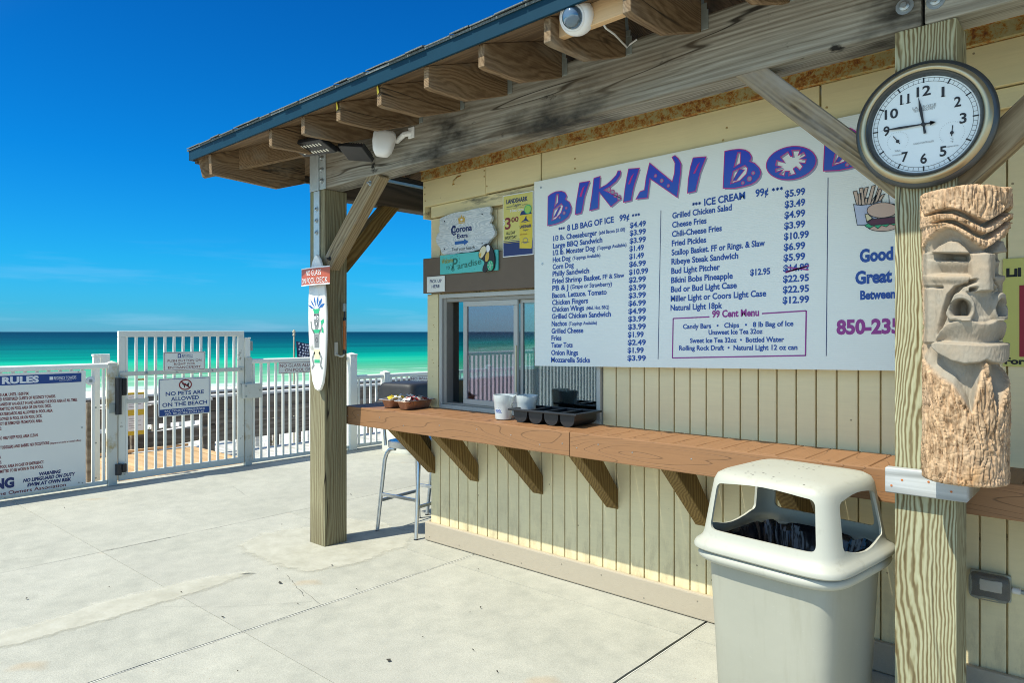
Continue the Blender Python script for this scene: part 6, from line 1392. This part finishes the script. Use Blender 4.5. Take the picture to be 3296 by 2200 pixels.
# pool rules board
t, f = xsign('rules_board', 1.15, .052, 1.280, 1.120, XF + .040, .006, 'sign_white', 'large white pool rules board with blue band on the left fence')
zr_ = lambda x, y: f.ab(at_x(.3443 * x, 1120 + .3443 * y, XF + .040))
a1 = zr_(760, 270)[0]; f.rect(.01, a1, zr_(760, 320)[1], zr_(760, 236)[1], 'ink_band_blue', 1)
a, b_ = zr_(362, 322); f.text('POOL RULES', a, b_, .060, .595, 'ink_white', .05, 2, 'r')
a, b_ = zr_(462, 302); f.rect(a, a + .030, b_, b_ + .030, 'ink_white', 2); wz = zr_(712, 302)[0] - a; f.text('REGENCY TOWERS', a + .036, b_, .030, wz - .036, 'ink_white', .01, 2); f.text('PANAMA CITY BEACH, FL', a + .08, b_ - .016, .010, wz - .12, 'ink_white', 0, 2)
for t_, x1, y, w, cp in (('0 A.M. UNTIL 10:00 P.M.', 270, 441, None, .028), ('D REGISTERED GUESTS OF REGENCY TOWERS.', 520, 467, None, .028), ('ANIED BY AN ADULT IN AND AROUND THE POOL AREA AT ALL TIMES.', 722, 499, None, .028), ('RMITTED IN POOL AREA OR ON POOL DECK.', 480, 556, None, .028),
                      ('KATEBOARDS ARE ALLOWED IN POOL AREA.', 493, 600, None, .028), ('LOWED IN POOL OR ON POOL DECK.', 394, 652, None, .028), ('OT BE REMOVED FROM POOL AREA.', 395, 695, None, .028), ('D.', 14, 770, None, .028), ('O HELP KEEP POOL AREA CLEAN.', 356, 829, None, .028),
                      ('TODDLERS AND BABIES. NO EXCEPTIONS', 460, 903, None, .028), ('S.', 16, 1085, None, .028), ('A.', 10, 1040, None, .028), ('POOL AREA IN CASE OF EMERGENCY.', 411, 1082, None, .028), ('MITTED TO BE WORN IN THE POOLS.', 403, 1125, None, .028)):
    a, b_ = zr_(x1, y); w = a - zr_(0, y)[0]; f.text(t_, a, b_, cp, w, 'ink_maroon', .03, 2, 'r')
a, b_ = zr_(757, 874); f.text('(diapers are sold at rental office)', a, b_, .018, zr_(757, 874)[0] - zr_(467, 890)[0], 'ink_maroon', .02, 2, 'r')
a, b_ = zr_(132, 1300); f.text('WARNING', a, b_ + .0, .088, .50, 'ink_navy', .06, 2, 'r')
cx_ = zr_(462, 1200)[0]
for t_, y, w in (('WARNING', 1180, zr_(563, 0)[0] - zr_(360, 0)[0]), ('NO LIFEGUARD ON DUTY', 1222, zr_(695, 0)[0] - zr_(212, 0)[0]), ('SWIM AT OWN RISK', 1266, zr_(663, 0)[0] - zr_(250, 0)[0])): f.text(t_, cx_, zr_(462, y + 6)[1], .032, w, 'ink_navy', .05, 2, 'c', slant=.15)
a, b_ = zr_(616, 1296); f.text('Regency Towers Home Owners Association', a, b_, .034, 1.02, 'ink_maroon', .01, 2, 'r'); f.build(t)
for x, y in ((732, 225), (765, 747), (735, 1263), (770, 1265), (135, 1362)):
    a, b_ = zr_(x, y); M().lathe([(.007, 0), (.007, .003), (.002, .004)], f.pt(a, b_), (1, 0, 0), 10, cap=True).build('screw', 'tie_metal', t)
# call button, and the square pole with its reader just outside the fence
a = at_x(289, 1227, XF + .015); bt = empty('call_button', a, 'round white push button plate on the fence picket beside the rules board', 'button')
M().lathe([(0, 0), (.040, 0), (.042, .008), (.036, .020), (0, .021)], a, (1, 0, 0), 32).build('plate', 'white_trim', bt, smooth=40); M().box(a.x + .0215, a.x + .029, a.y - .014, a.y + .014, a.z - .014, a.z + .014).build('button', 'tie_metal', bt, .002)
px0 = at_x(301, 1145, XF - .30); px1 = at_x(322, 1145, XF - .30)
pp = empty('reader_pole', (XF - .30, (px0.y + px1.y) / 2, -.03), 'square white pole with a flat reader box outside the fence beside the rules board', 'pole')
M().box(XF - .34, XF - .30, px0.y, px1.y, -.03, px0.z - .012).build('pole', 'fence_white', pp, .003); M().box(XF - .347, XF - .293, px0.y - .006, px1.y + .006, px0.z - .011, px0.z + .012).build('pole_cap', 'fence_white', pp, .003)
q0, q1 = at_x(320, 1142, XF - .36), at_x(352, 1170, XF - .36); M().box(XF - .38, XF - .342, q0.y, q1.y, q1.z, q0.z + .005).build('reader_box', 'fence_white', pp, .003)
for yy in (1313, 1427, 1540): q = at_x(308, yy, XF - .2995); M().lathe([(.009, 0), (.009, .003)], q, (1, 0, 0), 10, cap=True).build('bolt', 'tie_metal', pp)
M().box(XF - .40, XF - .345, px0.y - .045, px0.y - .008, -.03, .82).build('timber_stud', 'rail_wood', pp, .003)

# ------------------------------------------------------------------ boardwalk to the beach
bw = empty('boardwalk', (-9, 4, -2), kind='structure')
y = -.2; i = 0
while y < 4.30:
    w = .132; M().box(-9.80, -8.0, y, y + w - .005, -.068, -.030 - random.uniform(0, .002)).build('plank', 'walk_tan_wood', bw, .003); y += w
M().box(-9.80, -9.765, -.2, 4.33, -.012, .022).build('edge_curb', 'walk_tan_wood', bw, .003)
M().box(-9.79, -8.0, -.2, 4.32, -.30, -.0685).build('joist_frame', 'rail_wood', bw)
y = 4.34
while y < 12:
    w = .135; M().box(-10.35, -7.95, y, y + w - .006, -.30, -.262 - random.uniform(0, .002)).build('plank', 'walk_grey_wood', bw, .003); y += w
M().box(-10.34, -7.95, 4.34, 12, -.50, -.3005).build('joist_frame', 'rail_wood', bw)
for yy in (-.1, 2.2, 4.4, 6.8, 9.2, 11.6):
    for xx in (-10.2, -8.2): M().box(xx - .07, xx + .07, yy - .07, yy + .07, -2.05, -.5001 if yy > 4.3 else -.3001).build('pile', 'rail_wood', bw)
M().box(-13.9, -10.36, 4.6, 6.2, -.46, -.42).build('ramp_deck', 'walk_grey_wood', bw)
def railing(x, y0, y1, zt, boards, label, pstep=1.75, cap=True, zg=-.26):
    t = empty('timber_railing', (x, (y0 + y1) / 2, zg), label, 'railing')
    n_ = max(1, round((y1 - y0) / pstep))
    for i in range(n_ + 1):
        yy = y0 + (y1 - y0) * i / n_; M().box(x - .045, x + .045, yy - .045, yy + .045, zg - .3, zt - .001).build('post', 'rail_wood', t, .004)
    for z0, z1 in boards: M().box(x + .0455, x + .082, y0 - .05, y1 + .05, z0, z1).build('rail_board', 'rail_wood', t, .003)
    if cap: M().box(x - .07, x + .095, y0 - .07, y1 + .07, zt, zt + .036).build('cap_board', 'rail_cap_wood', t, .003)
    return t
railing(-10.18, -1.2, 4.75, .555, ((.395, .545), (.045, .185)), 'weathered timber railing with bleached cap behind the tan deck', 1.55)
railing(-10.42, 4.95, 12, .575, ((.385, .545), (.185, .365), (-.09, .165)), 'close boarded weathered timber railing beyond the right fence panel', 1.75)
railing(-12.3, .5, 11.5, .49, ((.345, .489), (.02, .18)), 'far timber railing along the beach side of the boardwalk', 2.2, True, -.6)
# lower side rail that falls towards the sand behind the gate
sr = empty('stair_rail', (-10.9, 3.6, -.4), 'low sloping timber stair rail behind the tan deck', 'railing')
M().beam((-10.6, 3.2, .02), (-10.6, 4.85, .15), .12, .03, (1, 0, 0)).build('cap_board', 'rail_cap_wood', sr, .002); M().beam((-10.58, 3.2, -.11), (-10.58, 4.85, .02), .04, .18, (1, 0, 0)).build('rail_board', 'rail_wood', sr, .002)
# walkway fences nearer the sand: posts and boards seen through the gaps
for k_, (x, y0, y1, zt, lab) in enumerate(((-15.5, 2, 9.5, -.55, 'low bleached picket walk fence on the sand, nearer one'), (-19, 4, 14, -.75, 'low bleached picket walk fence farther out on the sand'))):
    t = empty('sand_fence', (x, (y0 + y1) / 2, -2), lab, 'fence'); n_ = int((y1 - y0) / .32)
    for i in range(n_): yy = y0 + i * .32; M().box(x, x + .05, yy, yy + .10, -2.05, zt - random.uniform(0, .03)).build('slat', 'rail_cap_wood' if i % 3 else 'rail_wood', t)
    M().box(x + .051, x + .09, y0, y1, zt - .30, zt - .18).build('rail_board', 'rail_wood', t)
# yellow notice board on the railing
c_ = [at_x(408, 1266, -9.9), at_x(460, 1264, -9.9), at_x(461, 1399, -9.9), at_x(408, 1408, -9.9)]
nb_ = empty('yellow_notice', (-9.93, c_[0].y, c_[2].z), 'yellow notice board with two white papers seen through the gate', 'sign')
y0, y1, z0, z1 = c_[0].y, c_[1].y + .02, c_[2].z, c_[0].z
M().box(-9.93, -9.90, y0, y1, z0, z1).build('panel', 'sign_amber', nb_, .002); M().box(-10.0, -9.935, (y0 + y1) / 2 - .04, (y0 + y1) / 2 + .04, -.02, z1 - .05).build('stake', 'rail_wood', nb_)
f = Face((-9.9, y0, z0), (0, 1, 0), (0, 0, 1), (1, 0, 0)); W_, H_ = y1 - y0, z1 - z0
for b0, b1 in ((.10, .46), (.60, .95)):
    f.rect(.04 * W_, .95 * W_, b0 * H_, b1 * H_, 'ink_white', 1)
    for i in range(5): f.line([(.10 * W_, (b0 + .07 + i * .055) * H_), ((.80 if i % 2 else .62) * W_, (b0 + .07 + i * .055) * H_)], .006, 'ink_grey', 2)
f.build(nb_)
# flag on a stick out on the sand
p0 = at_x(946, 1080, -14); fg = empty('beach_flag', (-14, p0.y, -2), 'small stars and stripes flag drooping on a stick beyond the fence', 'flag')
M().tube([(-14, p0.y, -2.05), (-14, p0.y, p0.z - .02)], .018, 8).build('stick', 'stick_wood', fg)
M().lathe([(0, 0), (.03, .01), (.03, .04), (.018, .06), (.036, .09), (.03, .12), (0, .15)], (-14, p0.y, p0.z - .02), (0, 0, 1), 12).build('finial', 'stick_wood', fg, smooth=60)
NX, NY = 14, 12
def fp(i, j): s_, r_ = i / NX, j / NY; return Vector((-14 + .05 + .05 * math.sin(s_ * 9 + r_ * 2), p0.y + .02 + s_ * .85, p0.z - .13 - r_ * .62 - s_ * s_ * .30 - .03 * math.sin(s_ * 7)))
def patch(i0, i1, j0, j1): m_ = M(); w = i1 - i0 + 1; m_.add([fp(i, j) for j in range(j0, j1 + 1) for i in range(i0, i1 + 1)], [(q * w + p_, q * w + p_ + 1, (q + 1) * w + p_ + 1, (q + 1) * w + p_) for q in range(j1 - j0) for p_ in range(i1 - i0)]); return m_
patch(0, 9, 0, 8).build('canton', 'flag_navy', fg)
red, wht = M(), M()
for j in range(NY):
    i0 = 9 if j < 8 else 0; q = patch(i0, NX, j, j + 1); (red if j % 2 == 0 else wht).add(q.v, q.f)
red.build('stripes', 'ink_crimson', fg); wht.build('stripes', 'ink_star_white', fg)
stm = M()
for a in range(6):
    for b_ in range(6):
        c0 = fp(0, 0).lerp(fp(9, 0), (a + .6) / 6.4) ; i_, j_ = (a + .6 + .25 * (b_ % 2)) / 6.6 * 9, (b_ + .6) / 6.4 * 8
        ii, jj = int(i_), int(j_); c0 = fp(ii, jj).lerp(fp(ii + 1, jj), i_ - ii) + (fp(ii, jj + 1) - fp(ii, jj)) * (j_ - jj) + Vector((.012, 0, 0))
        pts = [c0 + Vector((0, math.sin(math.pi * k / 5) * (.034 if k % 2 == 0 else .014), math.cos(math.pi * k / 5) * (.034 if k % 2 == 0 else .014))) for k in range(10)]
        stm.add(pts, [tuple(range(10))])
stm.build('stars', 'ink_star_white', fg)
# sea oats and weeds in the sand beyond the railing
gm = M(); rnd = random.Random(5)
for i in range(2600):
    x = rnd.uniform(-14.6, -10.9) if rnd.random() < .7 else rnd.uniform(-22, -15); y = rnd.uniform(1.0, 12)
    if math.sin(x * 1.7) + math.sin(y * 2.1 + x) < .55: continue
    h_ = rnd.uniform(.35, 1.15); a = rnd.uniform(0, 6.28); lean = rnd.uniform(.1, .5) * h_; w = .012
    q = [(x - w * math.sin(a), y + w * math.cos(a), -2.1), (x + w * math.sin(a), y - w * math.cos(a), -2.1), (x + lean * .4 * math.cos(a), y + lean * .4 * math.sin(a), -2.1 + h_ * .6), (x + lean * math.cos(a), y + lean * math.sin(a), -2.1 + h_)]
    gm.add(q, [(0, 1, 2), (0, 2, 3), (1, 3, 2)])
tag(gm.build('dune_grass', 'tent_grass'), kind='stuff')
